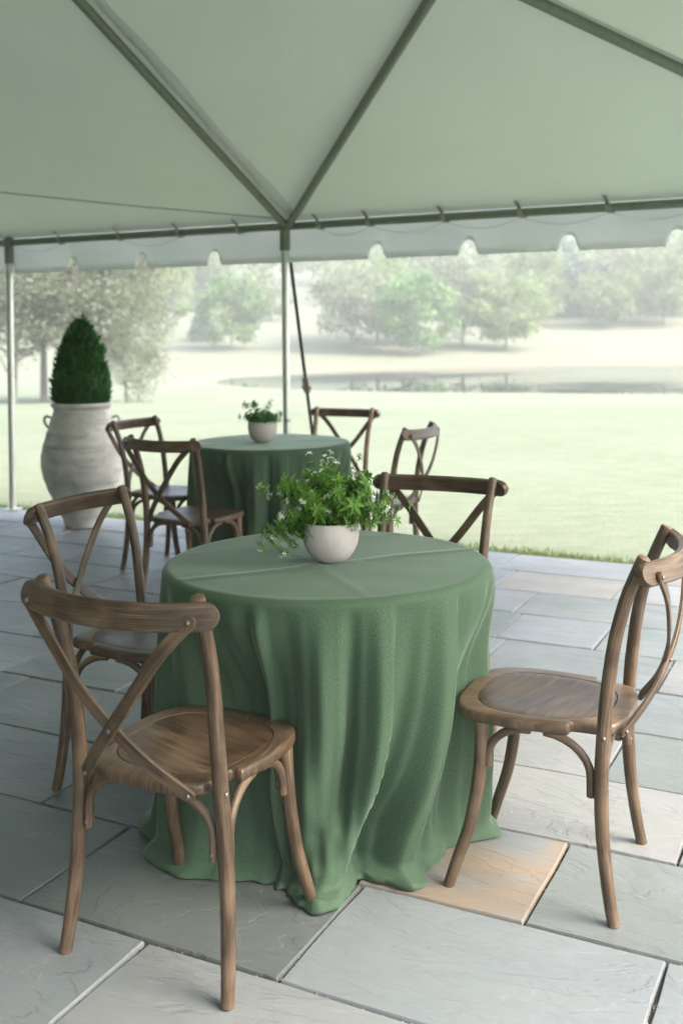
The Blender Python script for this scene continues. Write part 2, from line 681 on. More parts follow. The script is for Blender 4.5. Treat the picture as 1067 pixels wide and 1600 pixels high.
def slab_mesh(w, h, th=.032):
    """top outline slightly uneven, chipped arris, sides; about 50 triangles"""
    mb = MB()
    out = []
    for (x0, y0, x1, y1, nseg) in ((-w / 2, -h / 2, w / 2, -h / 2, 5), (w / 2, -h / 2, w / 2, h / 2, 3), (w / 2, h / 2, -w / 2, h / 2, 5), (-w / 2, h / 2, -w / 2, -h / 2, 3)):
        for k in range(nseg):
            t = k / nseg
            j = .0022 if k else .0035
            out.append((x0 + (x1 - x0) * t + srng.uniform(-j, j), y0 + (y1 - y0) * t + srng.uniform(-j, j)))
    n = len(out)
    rings = []
    tilt = (srng.uniform(-.003, .003), srng.uniform(-.003, .003))
    for (ins, z) in ((0, -th), (0, -.006), (.0032, 0)):
        rings.append([mb.vert((x * (1 - 2 * ins / w), y * (1 - 2 * ins / h), z + (tilt[0] * x + tilt[1] * y if z > -.01 else 0) + (srng.uniform(-.0015, 0) if z == 0 else 0))) for (x, y) in out])
    for a, b in zip(rings, rings[1:]):
        for k in range(n):
            k2 = (k + 1) % n
            mb.f.append((a[k], a[k2], b[k2], b[k]))
    c = mb.vert((0, 0, 0))
    for k in range(n):
        mb.f.append((rings[-1][k], rings[-1][(k + 1) % n], c))
    return mb


hidden_mb = MB()
vis = 0
joints = []
for row in range(0, 24):
    fx = FIXED.get(row, [])
    cuts = list(fx)
    if not cuts:
        cuts = [srng.uniform(0, .5)]
    while cuts[0] > -11:
        cuts.insert(0, cuts[0] - srng.choice((.44, .52, .59, .66, .74, .9)))
    while cuts[-1] < 6.2:
        cuts.append(cuts[-1] + srng.choice((.44, .52, .59, .66, .74, .9)))
    n0, n1 = row * ROW, (row + 1) * ROW
    for e0, e1 in zip(cuts, cuts[1:]):
        ec, nc = (e0 + e1) / 2, (n0 + n1) / 2
        w, h = e1 - e0 - GAP, ROW - GAP
        seen = False
        for (a, b) in ((e0, n0), (e1, n0), (e0, n1), (e1, n1), (ec, nc)):
            p = cam_px(en(a, b))
            if p and -60 < p[0] < 1127 and p[1] < 1700:
                seen = True
        mb = slab_mesh(w, h)
        if seen:
            vis += 1
            tan = (row == 8 and abs(e0 - 2.432) < .01) or False
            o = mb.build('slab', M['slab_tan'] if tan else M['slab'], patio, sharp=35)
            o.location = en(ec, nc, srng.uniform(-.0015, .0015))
            o.rotation_euler = (0, 0, ANG)
            c = srng.choice(GREYS)
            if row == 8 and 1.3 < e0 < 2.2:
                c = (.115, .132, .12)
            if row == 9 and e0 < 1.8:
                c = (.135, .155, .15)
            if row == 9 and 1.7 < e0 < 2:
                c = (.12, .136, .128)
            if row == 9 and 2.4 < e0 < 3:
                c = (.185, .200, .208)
            k = srng.uniform(.92, 1.08)
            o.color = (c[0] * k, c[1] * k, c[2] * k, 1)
            joints.append((e0, e1, n0, n1))
        else:
            base = len(hidden_mb.v)
            for q in mb.v:
                hidden_mb.vert(en(ec + q[0], nc - q[1], q[2]))
            hidden_mb.f += [tuple(base + i for i in f) for f in mb.f]
ho = hidden_mb.build('slab_field', M['slab'], patio, sharp=35)
ho['kind'] = 'stuff'
ho.color = (.18, .2, .21, 1)

# crushed stone in the joints
gm = MB()
grng = random.Random(5)
for (e0, e1, n0, n1) in joints:
    p = cam_px(en(e0, n0))
    if not p or p[1] < 1000:
        continue
    dens = 34 if p[1] > 1180 else 12
    for k in range(int(dens * (e1 - e0 + n1 - n0))):
        if grng.random() < (e1 - e0) / (e1 - e0 + n1 - n0):
            q = en(grng.uniform(e0, e1), n1 + grng.uniform(-.006, .006), 0)
        else:
            q = en(e0 + grng.uniform(-.006, .006), grng.uniform(n0, n1), 0)
        r = grng.choice((.0015, .002, .0025, .003, .0045)) * grng.uniform(.8, 1.2)
        z = -.010 + r * .4
        q.z = z
        b = len(gm.v)
        for d in ((1, 0, 0), (-1, 0, 0), (0, 1, 0), (0, -1, 0), (0, 0, .8), (0, 0, -.8)):
            gm.vert(q + Vector(d) * r * grng.uniform(.7, 1.3))
        gm.f += [tuple(b + i for i in f) for f in ((0, 2, 4), (2, 1, 4), (1, 3, 4), (3, 0, 4), (2, 0, 5), (1, 2, 5), (3, 1, 5), (0, 3, 5))]
tag(gm.build('joint_gravel', M['pebble'], smooth=False), 'fine tan gravel filling the joints between patio slabs', 'gravel', kind='stuff')

# grass blades along the patio edge and over the near lawn
gb = MB()
grng = random.Random(9)


def blade(e, n, h):
    p = en(e, n)
    z = ground(p.x, p.y)
    a = grng.uniform(0, 2 * math.pi)
    w = .004 + .004 * grng.random()
    lean = Vector((grng.gauss(0, .35), grng.gauss(0, .35), 1)) * h
    d = Vector((math.cos(a) * w, math.sin(a) * w, 0))
    p = Vector((p.x, p.y, z - .003))
    i = gb.vert(p - d)
    gb.vert(p + d)
    gb.vert(p + lean)
    gb.f.append((i, i + 1, i + 2))


for k in range(15000):
    blade(grng.uniform(-4.2, 4.6), -.012 - abs(grng.gauss(0, .10)), grng.uniform(.018, .042))
tag(gb.build('grass', M['grass'], smooth=False), 'short green lawn grass growing up to the patio edge', 'grass', kind='stuff')

# ------------------------------------------------------------------ tent: hip-ended frame tent, open on all sides
EZ = 2.13
SL = math.tan(R(25))
TE0, TE1, TW = -9.0, 3.95, 7.9
HALF = TW / 2
tent = tag(empty('frame_tent', en(0, 0, 0)), 'white hip roofed frame tent with scalloped valance over the patio', 'tent')
TO = Vector(tent.location)


def tl(p):
    return Vector(p) - TO


def roof_pt(e, n, off=0.0):
    h = min(n, TW - n, TE1 - e, e - TE0)
    return en(e, n, EZ + .035 + SL * h + off)


def panel(name, a0, a1, b0, b1, nu, nv, sag):
    """fabric panel: eave edge a0-a1, top edge b0-b1, all (e, n)"""
    mb = MB()
    for j in range(nv + 1):
        t = j / nv
        for i in range(nu + 1):
            s = i / nu
            ea, na = a0[0] + (a1[0] - a0[0]) * s, a0[1] + (a1[1] - a0[1]) * s
            eb, nb = b0[0] + (b1[0] - b0[0]) * s, b0[1] + (b1[1] - b0[1]) * s
            e, n = ea + (eb - ea) * t, na + (nb - na) * t
            h = SL * HALF * t
            d = -sag * math.sin(math.pi * t) * (1 if 0 < s < 1 else 0)
            d += .012 * mnoise.noise(Vector((e * 1.1, n * 1.1, 3))) * math.sin(math.pi * t) * (1 if 0 < s < 1 else 0)
            mb.vert(tl(en(e, n, EZ + .036 + h + d)))
    for j in range(nv):
        for i in range(nu):
            a = j * (nu + 1) + i
            mb.f.append((a, a + nu + 1, a + nu + 2, a + 1))
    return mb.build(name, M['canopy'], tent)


pk0, pk1 = (TE0 + HALF, HALF), (TE1 - HALF, HALF)
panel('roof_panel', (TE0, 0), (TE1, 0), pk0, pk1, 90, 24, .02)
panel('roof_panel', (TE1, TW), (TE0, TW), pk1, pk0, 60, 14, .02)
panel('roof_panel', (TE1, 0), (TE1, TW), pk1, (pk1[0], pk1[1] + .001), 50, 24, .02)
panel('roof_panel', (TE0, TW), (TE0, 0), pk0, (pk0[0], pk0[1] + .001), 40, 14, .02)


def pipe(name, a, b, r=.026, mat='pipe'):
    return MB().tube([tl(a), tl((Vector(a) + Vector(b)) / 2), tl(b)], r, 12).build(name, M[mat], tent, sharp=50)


# eave pipes
POLES_F = [TE0, -6.2, -2.52, 0.0, TE1]
for a, b in zip(POLES_F, POLES_F[1:]):
    pipe('eave_pipe', en(a + .03, .03, EZ), en(b - .03, .03, EZ))
    pipe('eave_pipe', en(a + .03, TW - .03, EZ), en(b - .03, TW - .03, EZ))
for e in (TE0 + .03, TE1 - .03):
    pipe('eave_pipe', en(e, .06, EZ), en(e, HALF - .03, EZ))
    pipe('eave_pipe', en(e, HALF + .03, EZ), en(e, TW - .06, EZ))
# poles with a foot plate
posts = [(e, .03) for e in POLES_F] + [(e, TW - .03) for e in POLES_F] + [(TE0 + .03, HALF), (TE1 - .03, HALF)]
posts = [(max(TE0 + .03, min(TE1 - .03, e)), n) for e, n in posts]
for (e, n) in posts:
    po = MB().tube([tl(en(e, n, .0)), tl(en(e, n, 1.0)), tl(en(e, n, EZ - .02))], .0275, 14).build('pole', M['alu'], tent, sharp=50)
    po2 = MB().box(tl(en(e, n, .004)), (.13, .13, .008)).build('foot_plate', M['alu'], po, smooth=False)
    br = MB().tube([tl(en(e, n, EZ - .16)), tl(en(e, n, EZ + .02))], .036, 12)
    br.ball(tl(en(e, n, EZ + .01)), .042, 1, (0, 0, 1), 12, 8)
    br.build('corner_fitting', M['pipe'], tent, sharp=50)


def rafter(a, b):
    pipe('rafter', roof_pt(*a, -.055), roof_pt(*b, -.055), .027)


rafter((.02, .05), (0.0, HALF - .02))
rafter((.05, .06), (1.965, 1.975))
for q in ((TE1 - .06, .06), (TE1 - .06, TW - .06)):
    rafter(q, (pk1[0] + .03, HALF))
for q in ((TE0 + .06, .06), (TE0 + .06, TW - .06)):
    rafter(q, (pk0[0] - .03, HALF))
rafter((0.0, TW - .05), (0.0, HALF + .02))
for e in (-2.52, -5.0):
    rafter((e, TW - .05), (e, HALF + .02))
rafter((-5.0, .05), (-5.0, HALF - .02))
pipe('ridge_pipe', roof_pt(pk0[0], HALF, -.055), roof_pt(pk1[0], HALF, -.055), .03)
# gathered fabric hem lying along the main rafter
sm = MB()
srn = random.Random(3)
NS = 70
for i in range(NS + 1):
    t = i / NS
    n = .12 + 3.6 * t
    for k, off in enumerate((.03, .055, .085, .115)):
        w = .012 * math.sin(n * 13 + k * 1.3) + .010 * srn.uniform(-1, 1)
        sm.vert(tl(roof_pt(.02 + off + (.012 * math.sin(n * 5) if k == 3 else 0), n, -.012 - (.022 + w * .8 if k in (1, 2) else .0))))
for i in range(NS):
    for k in range(3):
        a = i * 4 + k
        sm.f.append((a, a + 1, a + 5, a + 4))
sm.build('gathered_hem', M['valance'], tent)

# webbing loops that tie the roof to the eave pipe
for e in (-2.56, -2.0, -1.43, -.89, -.38, .26, .63, 1.16, 1.67, 2.21, 2.75, 3.3):
    lo = MB()
    c = en(e, .03, EZ)
    pts = [c + NX * .075 + Vector((0, 0, .063))]
    for k in range(7):
        a = R(60 - k * 35)
        pts.append(c + NX * .034 * math.cos(a) + Vector((0, 0, .034 * math.sin(a))))
    pts.append(c - NX * .04 + Vector((0, 0, .02)))
    nr = []
    for p in pts:
        d = p - c
        nr.append(d.normalized())
    lo.ribbon([tl(p) + EX * .004 * i for i, p in enumerate(pts)], nr, .032, .004, False)
    lo.build('webbing_loop', M['loop'], tent, sharp=40)
# slack lacing cord under the pipe
for a, b in ((-2.5, -2.0), (-1.43, -.89), (.26, .63), (.63, 1.16), (1.16, 1.67), (1.67, 2.21), (2.21, 2.75)):
    pts = [tl(en(a + (b - a) * t, -.012, EZ - .025 - .055 * math.sin(math.pi * t))) for t in [i / 8 for i in range(9)]]
    MB().tube(pts, .0014, 5).build('lacing_cord', M['loop'], tent)


# scalloped valance
def valance(p_of, length, skip=()):
    """p_of(s, z) -> world point; notches every .645 m"""
    mb = MB()
    st = []
    notch = [k for k in NOTCH(length) if not any(abs(k - s) < .1 for s in skip)]
    s = 0.0
    grid = set([0.0, length])
    x = 0.0
    while x < length:
        grid.add(round(x, 4))
        x += .08
    for c in notch:
        for d in (-.075, -.066, -.056, -.05, -.045, -.036, -.024, -.012, 0, .012, .024, .036, .045, .05, .056, .066, .075):
            grid.add(round(c + d, 4))
        grid -= {g for g in grid if abs(g - c) < .074 and round(abs(g - c), 4) not in (.075, .066, .056, .05, .045, .036, .024, .012, 0)}
    cols = []
    for g in sorted(grid):
        if not 0 <= g <= length:
            continue
        b = -.245
        for c in notch:
            d = abs(g - c)
            if d < .0455:
                b = -.245 + .055 + .045 * math.sqrt(max(0, 1 - (d / .0455) ** 2))
            elif d < .075:
                k = (.075 - d) / (.075 - .0455)
                b = -.245 + .055 * k ** 2.2
        cols.append((g, b))
    rows = 5
    for (g, b) in cols:
        for r in range(rows + 1):
            z = .037 + (b - .037) * r / rows
            mb.vert(tl(p_of(g, z, .014 * math.sin(g * 9.0) * (r / rows) + .01 * mnoise.noise(Vector((g * 2, z * 5, 2))) * (r / rows) - .016 * min(1, r))))
    for i in range(len(cols) - 1):
        for r in range(rows):
            a = i * (rows + 1) + r
            mb.f.append((a, a + 1, a + rows + 2, a + rows + 1))
    o = mb.build('valance', M['valance'], tent)
    m = o.modifiers.new('thick', 'SOLIDIFY')
    m.thickness = .0015
    return o


def NOTCH(length):
    if abs(length - (TE1 - TE0)) < .01:
        return [e - TE0 for e in [-.61 - .645 * k for k in range(0, 13)] + [.67 + .645 * k for k in range(0, 5)]]
    return [.33 + .645 * k for k in range(int((length - .3) / .645) + 1)]


valance(lambda s, z, d: en(TE0 + s, d, EZ + z), TE1 - TE0)
valance(lambda s, z, d: en(TE0 + s, TW - d, EZ + z), TE1 - TE0 - .001)
valance(lambda s, z, d: en(TE1 - d, s, EZ + z), TW)
valance(lambda s, z, d: en(TE0 + d, s, EZ + z), TW)
# thin cable strung along the roof from the middle pole
cb = [en(-.02, .12, EZ + .05), en(-1.0, .42, EZ + .165), en(-1.95, .71, EZ + .29), en(-2.9, .99, EZ + .42), en(-5.0, 1.62, EZ + .72)]
MB().tube([tl(p) for p in cb], .0035, 6).build('cable', M['strap'], tent)
# tie strap from the pole head to a stake in the lawn
gs = empty('guy_strap', en(-.37, -1.18, -.05))
tag(gs, 'dark ratchet tie strap running from the tent pole down to the lawn', 'tie strap')
GO = Vector(gs.location)
top, bot = en(-.02, -.03, EZ - .02), en(-.37, -1.18, -.02)
d = (bot - top)
nr = d.cross(EX).normalized()
MB().ribbon([top - GO + d * t for t in (0, .25, .5, .75, 1)], [nr] * 5, .028, .004, False).build('strap', M['strap'], gs, sharp=40)
c = top + d * .52 - GO
rq = d.to_track_quat('Z', 'Y').to_matrix()
rt = MB().box(c, (.045, .03, .13), rq).box(c + rq @ Vector((0, .025, .05)), (.05, .02, .06), rq)
rt.tube([c + rq @ Vector((-.035, .01, .03)), c + rq @ Vector((.035, .01, .03))], .014, 8)
rt.build('ratchet', M['rivet'], gs, smooth=False)
MB().tube([bot - GO + Vector((0, 0, .10)), bot - GO - Vector((0, 0, .12))], .012, 8).build('stake', M['rivet'], gs, sharp=40)

# ------------------------------------------------------------------ unseen building added behind and left of the camera to shade that side
t = NT('shade_house_brick')
br = t.N('TexBrick')
t.L(t.map(t.coord(), (4.4, 4.4, 4.4), (R(90), 0, 0)), br.inputs['Vector'])
br.inputs['Color1'].default_value = (.20, .12, .09, 1)
br.inputs['Color2'].default_value = (.15, .09, .07, 1)
br.inputs['Mortar'].default_value = (.25, .23, .20, 1)
t.set(Base_Color=br.outputs['Color'], Roughness=.85, Normal=t.bump(br.outputs['Fac'], .3, .01))
M['brick'] = t.m
t = NT('slate_roof')
n_ = t.noise(t.coord(), 6, 4, .6)
t.set(Base_Color=t.ramp(n_, [(.3, (.05, .05, .055)), (.7, (.10, .10, .105))]), Roughness=.7)
M['slate'] = t.m
t = NT('window_glass')
t.set(Base_Color=(.03, .035, .04), Roughness=.05)
M['glass'] = t.m
t = NT('white_trim')
t.set(Base_Color=(.6, .6, .58), Roughness=.5)
M['trim'] = t.m
shade_house = tag(empty('shade_house', en(-5, 9.7, 0), ANG), 'unseen brick building added behind the camera to shade the patio', 'shade_house')


def hbox(name, e0, e1, n0, n1, z0, z1, mat, parent):
    # house axes: local x = e, local y = -n
    return MB().box(((e0 + e1) / 2 + 5, -((n0 + n1) / 2 - 9.7), (z0 + z1) / 2), (e1 - e0, n1 - n0, z1 - z0)).build(name, mat, parent, smooth=False)


hbox('wall', -15, 2.2, 9.7, 16, -.1, 6.2, M['brick'], shade_house)
hbox('wall', -16, -10.6, 1.2, 9.7, -.1, 6.2, M['brick'], shade_house)
for (e0, e1, n0, n1) in ((-15.5, 2.7, 9.2, 16.5), (-16.5, -10.1, .7, 9.1)):
    rf = MB()
    a, b = e0 + 5, e1 + 5
    c, d_ = -(n1 - 9.7), -(n0 - 9.7)
    h = min(b - a, d_ - c) / 2
    if b - a > d_ - c:
        rid = [((a + h), (c + d_) / 2), ((b - h), (c + d_) / 2)]
    else:
        rid = [((a + b) / 2, c + h), ((a + b) / 2, d_ - h)]
    for p in ((a, c), (b, c), (b, d_), (a, d_)):
        rf.vert((*p, 6.21))
    for p in rid:
        rf.vert((*p, 6.21 + h * .7))
    if b - a > d_ - c:
        rf.f += [(0, 1, 5, 4), (1, 2, 5), (2, 3, 4, 5), (3, 0, 4), (3, 2, 1, 0)]
    else:
        rf.f += [(0, 1, 4), (1, 2, 5, 4), (2, 3, 5), (3, 0, 4, 5), (3, 2, 1, 0)]
    rf.build('roof', M['slate'], shade_house, smooth=False)
for z0, z1 in ((.9, 2.4), (3.7, 5.2)):
    for e in (-9, -6.6, -4.2, .6):
        w_ = hbox('window', e - .55, e + .55, 9.64, 9.7, z0, z1, M['trim'], shade_house)
        hbox('pane', e - .48, e + .48, 9.63, 9.638, z0 + .07, z1 - .07, M['glass'], w_)
    for n in (3, 5.4, 7.8):
        w_ = hbox('window', -10.6, -10.54, n - .55, n + .55, z0, z1, M['trim'], shade_house)
        hbox('pane', -10.538, -10.53, n - .48, n + .48, z0 + .07, z1 - .07, M['glass'], w_)
w_ = hbox('door', -2.3, -1.2, 9.64, 9.7, .02, 2.2, M['trim'], shade_house)
hbox('pane', -2.15, -1.35, 9.63, 9.638, .5, 2.05, M['glass'], w_)

# ------------------------------------------------------------------ round tables and their linen cloths
# the draped cloth: radius offsets in centimetres for the folds round the skirt, at five depths below the rim
# angle from the side facing the camera (degrees, + to the right) and the offset near the rim ... at the floor
FOLDS = [(-92, .8, 2.4, 3.5, 3.5, 4), (-84, -.7, -1.6, -1.5, -1, 0), (-76, .8, 2.4, 3.2, 3.2, 3.5), (-67, -.4, -.8, -1, 0, 2),
         (-58, .6, -1.0, -2.5, -1, 2), (-50, -.6, -5.0, -4.5, -4, -2), (-42, .3, -7.5, -5, -4.5, -3), (-36, -.8, -9.0, -5.5, -5, -4),
         (-30, .2, -8.2, -4.5, -4.5, -4), (-25, -.9, -7.5, -4.0, -5, -6), (-20.5, 1.5, -3.6, .5, -1, -3), (-17.5, -.7, -6.2, -2.0, -3, -4),
         (-12, -1.1, -4.6, 1.0, 0, -1), (-6, .3, .6, 4.6, 1.5, 2), (-1, 1.2, 4.2, 4.0, 1.5, 4), (4, .7, 2.8, 1.6, 3.5, 5),
         (8.5, -1.5, -3.0, -2.5, 3.5, 4.5), (12, -.2, .2, 2.4, 4.0, 2), (17, 1.5, 4.2, 5.4, 1.0, -3), (20.5, 1.3, 3.9, 4.4, -3, -6),
         (22.5, -.9, -1.4, -3.5, -7, -8), (28, -1.1, -2.4, -5, -9, -9), (33.5, -.2, -.2, -2, -7, -7), (40, 1.5, 3.8, 4.6, 3.0, 1.5),
         (45, 1.2, 3.1, 3.6, 3, 2), (47.5, -.8, -1.3, -1.5, -1, 0), (55, .3, -3.2, -3.5, -3, -1), (63, .5, -4.6, -4.5, -4, -2),
         (71, -.8, -6.6, -5.5, -5, -3), (78, .2, -4.8, -3, -1, 0), (86, 1.1, 0.2, 4.5, 6, 6), (92, .9, .8, 4, 5, 5), (97, -.6, -.6, 1, 2, 4)]
for k in range(17):                                   # the far side: plain alternating folds
    a = 105 + k * 9.6
    sg = 1 if k % 2 == 0 else -.7
    FOLDS.append((a, .8 * sg, 2.2 * sg, 3.0 * sg - 1, 3.4 * sg, 4 * sg + 1))
FT = [0, .12, .38, .68, .88, 1.0]
PUDDLE = [(-180, .03), (-95, .035), (-60, .03), (-40, .02), (-27, .03), (-18, .045), (-10, .06), (-3, .06), (5, .05), (9, .045), (13, .05), (20, .07), (30, .075), (38, .055), (46, .03), (60, .02), (75, .015), (86, .03), (100, .03), (180, .03)]
TAPER = [(-180, .0), (-95, .0), (-75, -.015), (-62, -.04), (-45, -.09), (-25, -.14), (-12, -.165), (0, -.18), (20, -.175), (36, -.16), (50, -.145), (64, -.13), (78, -.10), (90, -.07), (120, -.01), (180, .0)]
DRIFT = [(-180, 0), (-40, 0), (-20, 3), (0, 5), (10, 6), (20, 10), (40, 5), (60, 0), (180, 0)]


def interp(x, tab):
    for (a, va), (b, vb) in zip(tab, tab[1:]):
        if x <= b:
            return va + (vb - va) * (x - a) / (b - a)
    return tab[-1][1]


def fold_rows(psi):
    p = (psi + 92) % 360 - 92
    for i, c in enumerate(FOLDS):
        d = FOLDS[(i + 1) % len(FOLDS)]
        b = d[0] if i + 1 < len(FOLDS) else d[0] + 360
        if c[0] <= p <= b:
            u = (p - c[0]) / (b - c[0])
            u = u * u * (3 - 2 * u)
            return [0] + [(c[k] * (1 - u) + d[k] * u) / 100 for k in range(1, 6)]
    return [0] * 6


def spline(t, xs_, v):
    t = min(max(t, 0), 1)
    n = len(xs_)
    for i in range(n - 1):
        if t <= xs_[i + 1]:
            h = xs_[i + 1] - xs_[i]
            u = (t - xs_[i]) / h
            m0 = 0 if i == 0 else (v[i + 1] - v[i - 1]) / (xs_[i + 1] - xs_[i - 1]) * h
            m1 = (v[i + 1] - v[i]) if i + 2 >= n else (v[i + 2] - v[i]) / (xs_[i + 2] - xs_[i]) * h
            return (2 * u ** 3 - 3 * u * u + 1) * v[i] + (u ** 3 - 2 * u * u + u) * m0 + (-2 * u ** 3 + 3 * u * u) * v[i + 1] + (u ** 3 - u * u) * m1
    return v[-1]


CL_TOP, CL_R = .772, .460


def cloth_point(psi, s):
    """point of the cloth at angle psi, s metres below the rim along the cloth; s > .74 lies on the floor"""
    t = max(0, s) / .74
    tt = min(t, 1)
    src = psi + interp(psi, DRIFT) * max(0, tt - .45) ** 1.3 * 2.0
    rows = fold_rows(src)
    rho = CL_R + interp(psi, TAPER) * tt ** 1.6 + spline(tt, FT, rows)
    z = CL_TOP - .018 - (s - .03) if s > .03 else 0
    if s <= .03:
        k = (s + .02) / .05
        rho = CL_R - .022 * (1 - math.sin(k * math.pi / 2)) + rows[1] * .35 * max(0, s) / .03 * .3
        z = CL_TOP - .018 * (1 - math.cos(k * math.pi / 2))
    # soft irregular buckles that grow towards the floor
    c, sn = math.sin(math.radians(psi)), math.cos(math.radians(psi))
    g = max(0, tt - .25) / .75
    rho += .010 * g * mnoise.noise(Vector((c * 3.2, sn * 3.2, s * 5.5 + 3)))
    rho += .007 * g * g * mnoise.noise(Vector((c * 8 + s * 3, sn * 8, s * 9)))
    front = math.exp(-((psi + 2) / 11) ** 2)
    hang = max(0, (tt - .72) / .28)
    rho += front * hang * (.020 + .020 * mnoise.noise(Vector((psi * .16, s * 17, 1.0))))
    # the slack bellies out before it meets the floor
    out = interp(psi, PUDDLE)
    rho += out * .28 * hang ** 2
    if s > .74:
        q = min(1, (s - .74) / .17)
        rho += out * math.sin(q * math.pi * .58) * (1 + .25 * mnoise.noise(Vector((psi * .11, q * 2, 8))))
        z = .036 * (1 - q) ** 2.6 + .003
        lump = .006 + .026 * front + .016 * math.exp(-((psi - 27) / 9) ** 2)
        z += lump * math.sin(math.pi * q) ** 1.2 * (.55 + .75 * abs(mnoise.noise(Vector((psi * .17, q * 2.4, 5)))))
    a = math.radians(psi)
    return rho * math.sin(a), -rho * math.cos(a), z


NA = 400
CS = [-.02, -.01, 0, .01, .02, .03] + [.03 + .71 * k / 58 for k in range(1, 59)] + [.74 + .17 * k / 14 for k in range(1, 15)]
NR = len(CS)
cv, crest, cf = [], [], []
for s in CS:
    for i in range(NA):
        psi = -180 + 360 * i / NA
        cv.append(list(cloth_point(psi, s)))
        a = math.radians(psi)
        r = .46 + s
        crest.append((r * math.sin(a), -r * math.cos(a)) if s < 0 else (psi / 57.3 * .62, -.46 - s))

for j in range(NR - 1):
    for i in range(NA):
        i2 = (i + 1) % NA
        cf.append((j * NA + i, (j + 1) * NA + i, (j + 1) * NA + i2, j * NA + i2))
# the flat top: rings shrinking to the middle
inner = list(range(NA))
for k in (.97, .92, .85, .76, .66, .56, .46, .36, .26, .16, .06):
    ring = []
    for i in range(NA):
        x, y, z = cv[i]
        ring.append(len(cv))
        cv.append([x * k, y * k, z * .3 + .771 * .7])
        crest.append((crest[i][0] * k, crest[i][1] * k))
    for i in range(NA):
        i2 = (i + 1) % NA
        cf.append((inner[i], inner[i2], ring[i2], ring[i]))
    inner = ring
cf.append(tuple(inner))
# press creases and slight puckers on the flat top
for i in range(len(cv)):
    x, y = crest[i]
    r = math.hypot(x, y)
    if r < .46:
        k = max(0, 1 - r / .46) ** .3
        z = 0
        for (ang, off, amp) in ((.42, .05, .0035), (1.95, -.06, .003), (.42, -.26, .002)):
            d = x * math.sin(ang) - y * math.cos(ang) - off + .006 * math.sin(8 * (x * math.cos(ang) + y * math.sin(ang)))
            z += amp * math.exp(-(d / .016) ** 2) * k
        z += .003 * mnoise.noise(Vector((x * 7, y * 7, 9))) * k
        cv[i][2] += z + .001
cloth_me = bpy.data.meshes.new('tablecloth')
cloth_me.from_pydata(cv, [], cf)
cloth_me.attributes.new('rest', 'FLOAT_VECTOR', 'POINT').data.foreach_set('vector', [c for r in crest for c in (r[0], r[1], 0)])
cloth_me.polygons.foreach_set('use_smooth', [True] * len(cloth_me.polygons))
cloth_me.materials.append(M['linen'])


def table(x, y, label, clabel, rz):
    t_ = tag(empty('round_table', (x, y, 0)), label, 'table', 'round tables')
    MB().lathe([(.02, .728), (.43, .728), (.441, .733), (.445, .742), (.441, .752), (.43, .757), (.001, .757)], 64).build('tabletop', M['seat_wood'], t_, sharp=40)
    MB().lathe([(.035, .03), (.03, .1), (.028, .6), (.06, .7), (.1, .728)], 20).build('pedestal', M['rivet'], t_, sharp=50)
    for k in range(4):
        a = k * math.pi / 2 + .5
        MB().tube([(0, 0, .06), (.15 * math.cos(a), .15 * math.sin(a), .045), (.27 * math.cos(a), .27 * math.sin(a), .018)], [.022, .02, .016], 8).build('foot', M['rivet'], t_)
    c_ = tag(link('tablecloth', cloth_me), clabel, 'tablecloth', 'sage green tablecloths')
    c_.location = (x, y, 0)
    c_.rotation_euler = (0, 0, rz)
    return c_


T1 = (-.046, 2.977)
T2 = (-.416, 6.137)
table(*T1, 'round table under the sage green cloth nearest the camera', 'sage green linen tablecloth puddling on the slabs under the flowering herb bowl, nearest the camera', 0)
table(*T2, 'round table under the green cloth farther back by the lawn', 'sage green linen tablecloth on the farther table beside the tent pole', R(-6))

# ------------------------------------------------------------------ bentwood cross-back chairs
POST = [(.222, -.216, 0), (.216, -.203, .07), (.207, -.188, .2), (.199, -.184, .33), (.193, -.189, .44), (.192, -.199, .55), (.196, -.217, .67), (.201, -.243, .77), (.205, -.268, .835), (.2085, -.288, .880)]
FLEG = [(.198, .203, 0), (.192, .180, .07), (.184, .150, .16), (.178, .130, .26), (.174, .121, .35), (.172, .119, .425)]
SEAT = [(0, .208), (.06, .2075), (.11, .202), (.15, .187), (.178, .158), (.195, .115), (.203, .06), (.204, 0), (.201, -.04), (.197, -.075), (.1935, -.098), (.190, -.104), (.173, -.106), (.167, -.112), (.164, -.14), (.161, -.185), (.142, -.212), (.1, -.226), (.05, -.233), (0, -.235)]


def seat_outline():
    right = catmull([(x, y, 0) for x, y in SEAT], 2)
    return [(p.x, p.y) for p in right] + [(-p.x, p.y) for p in right[-2:0:-1]]


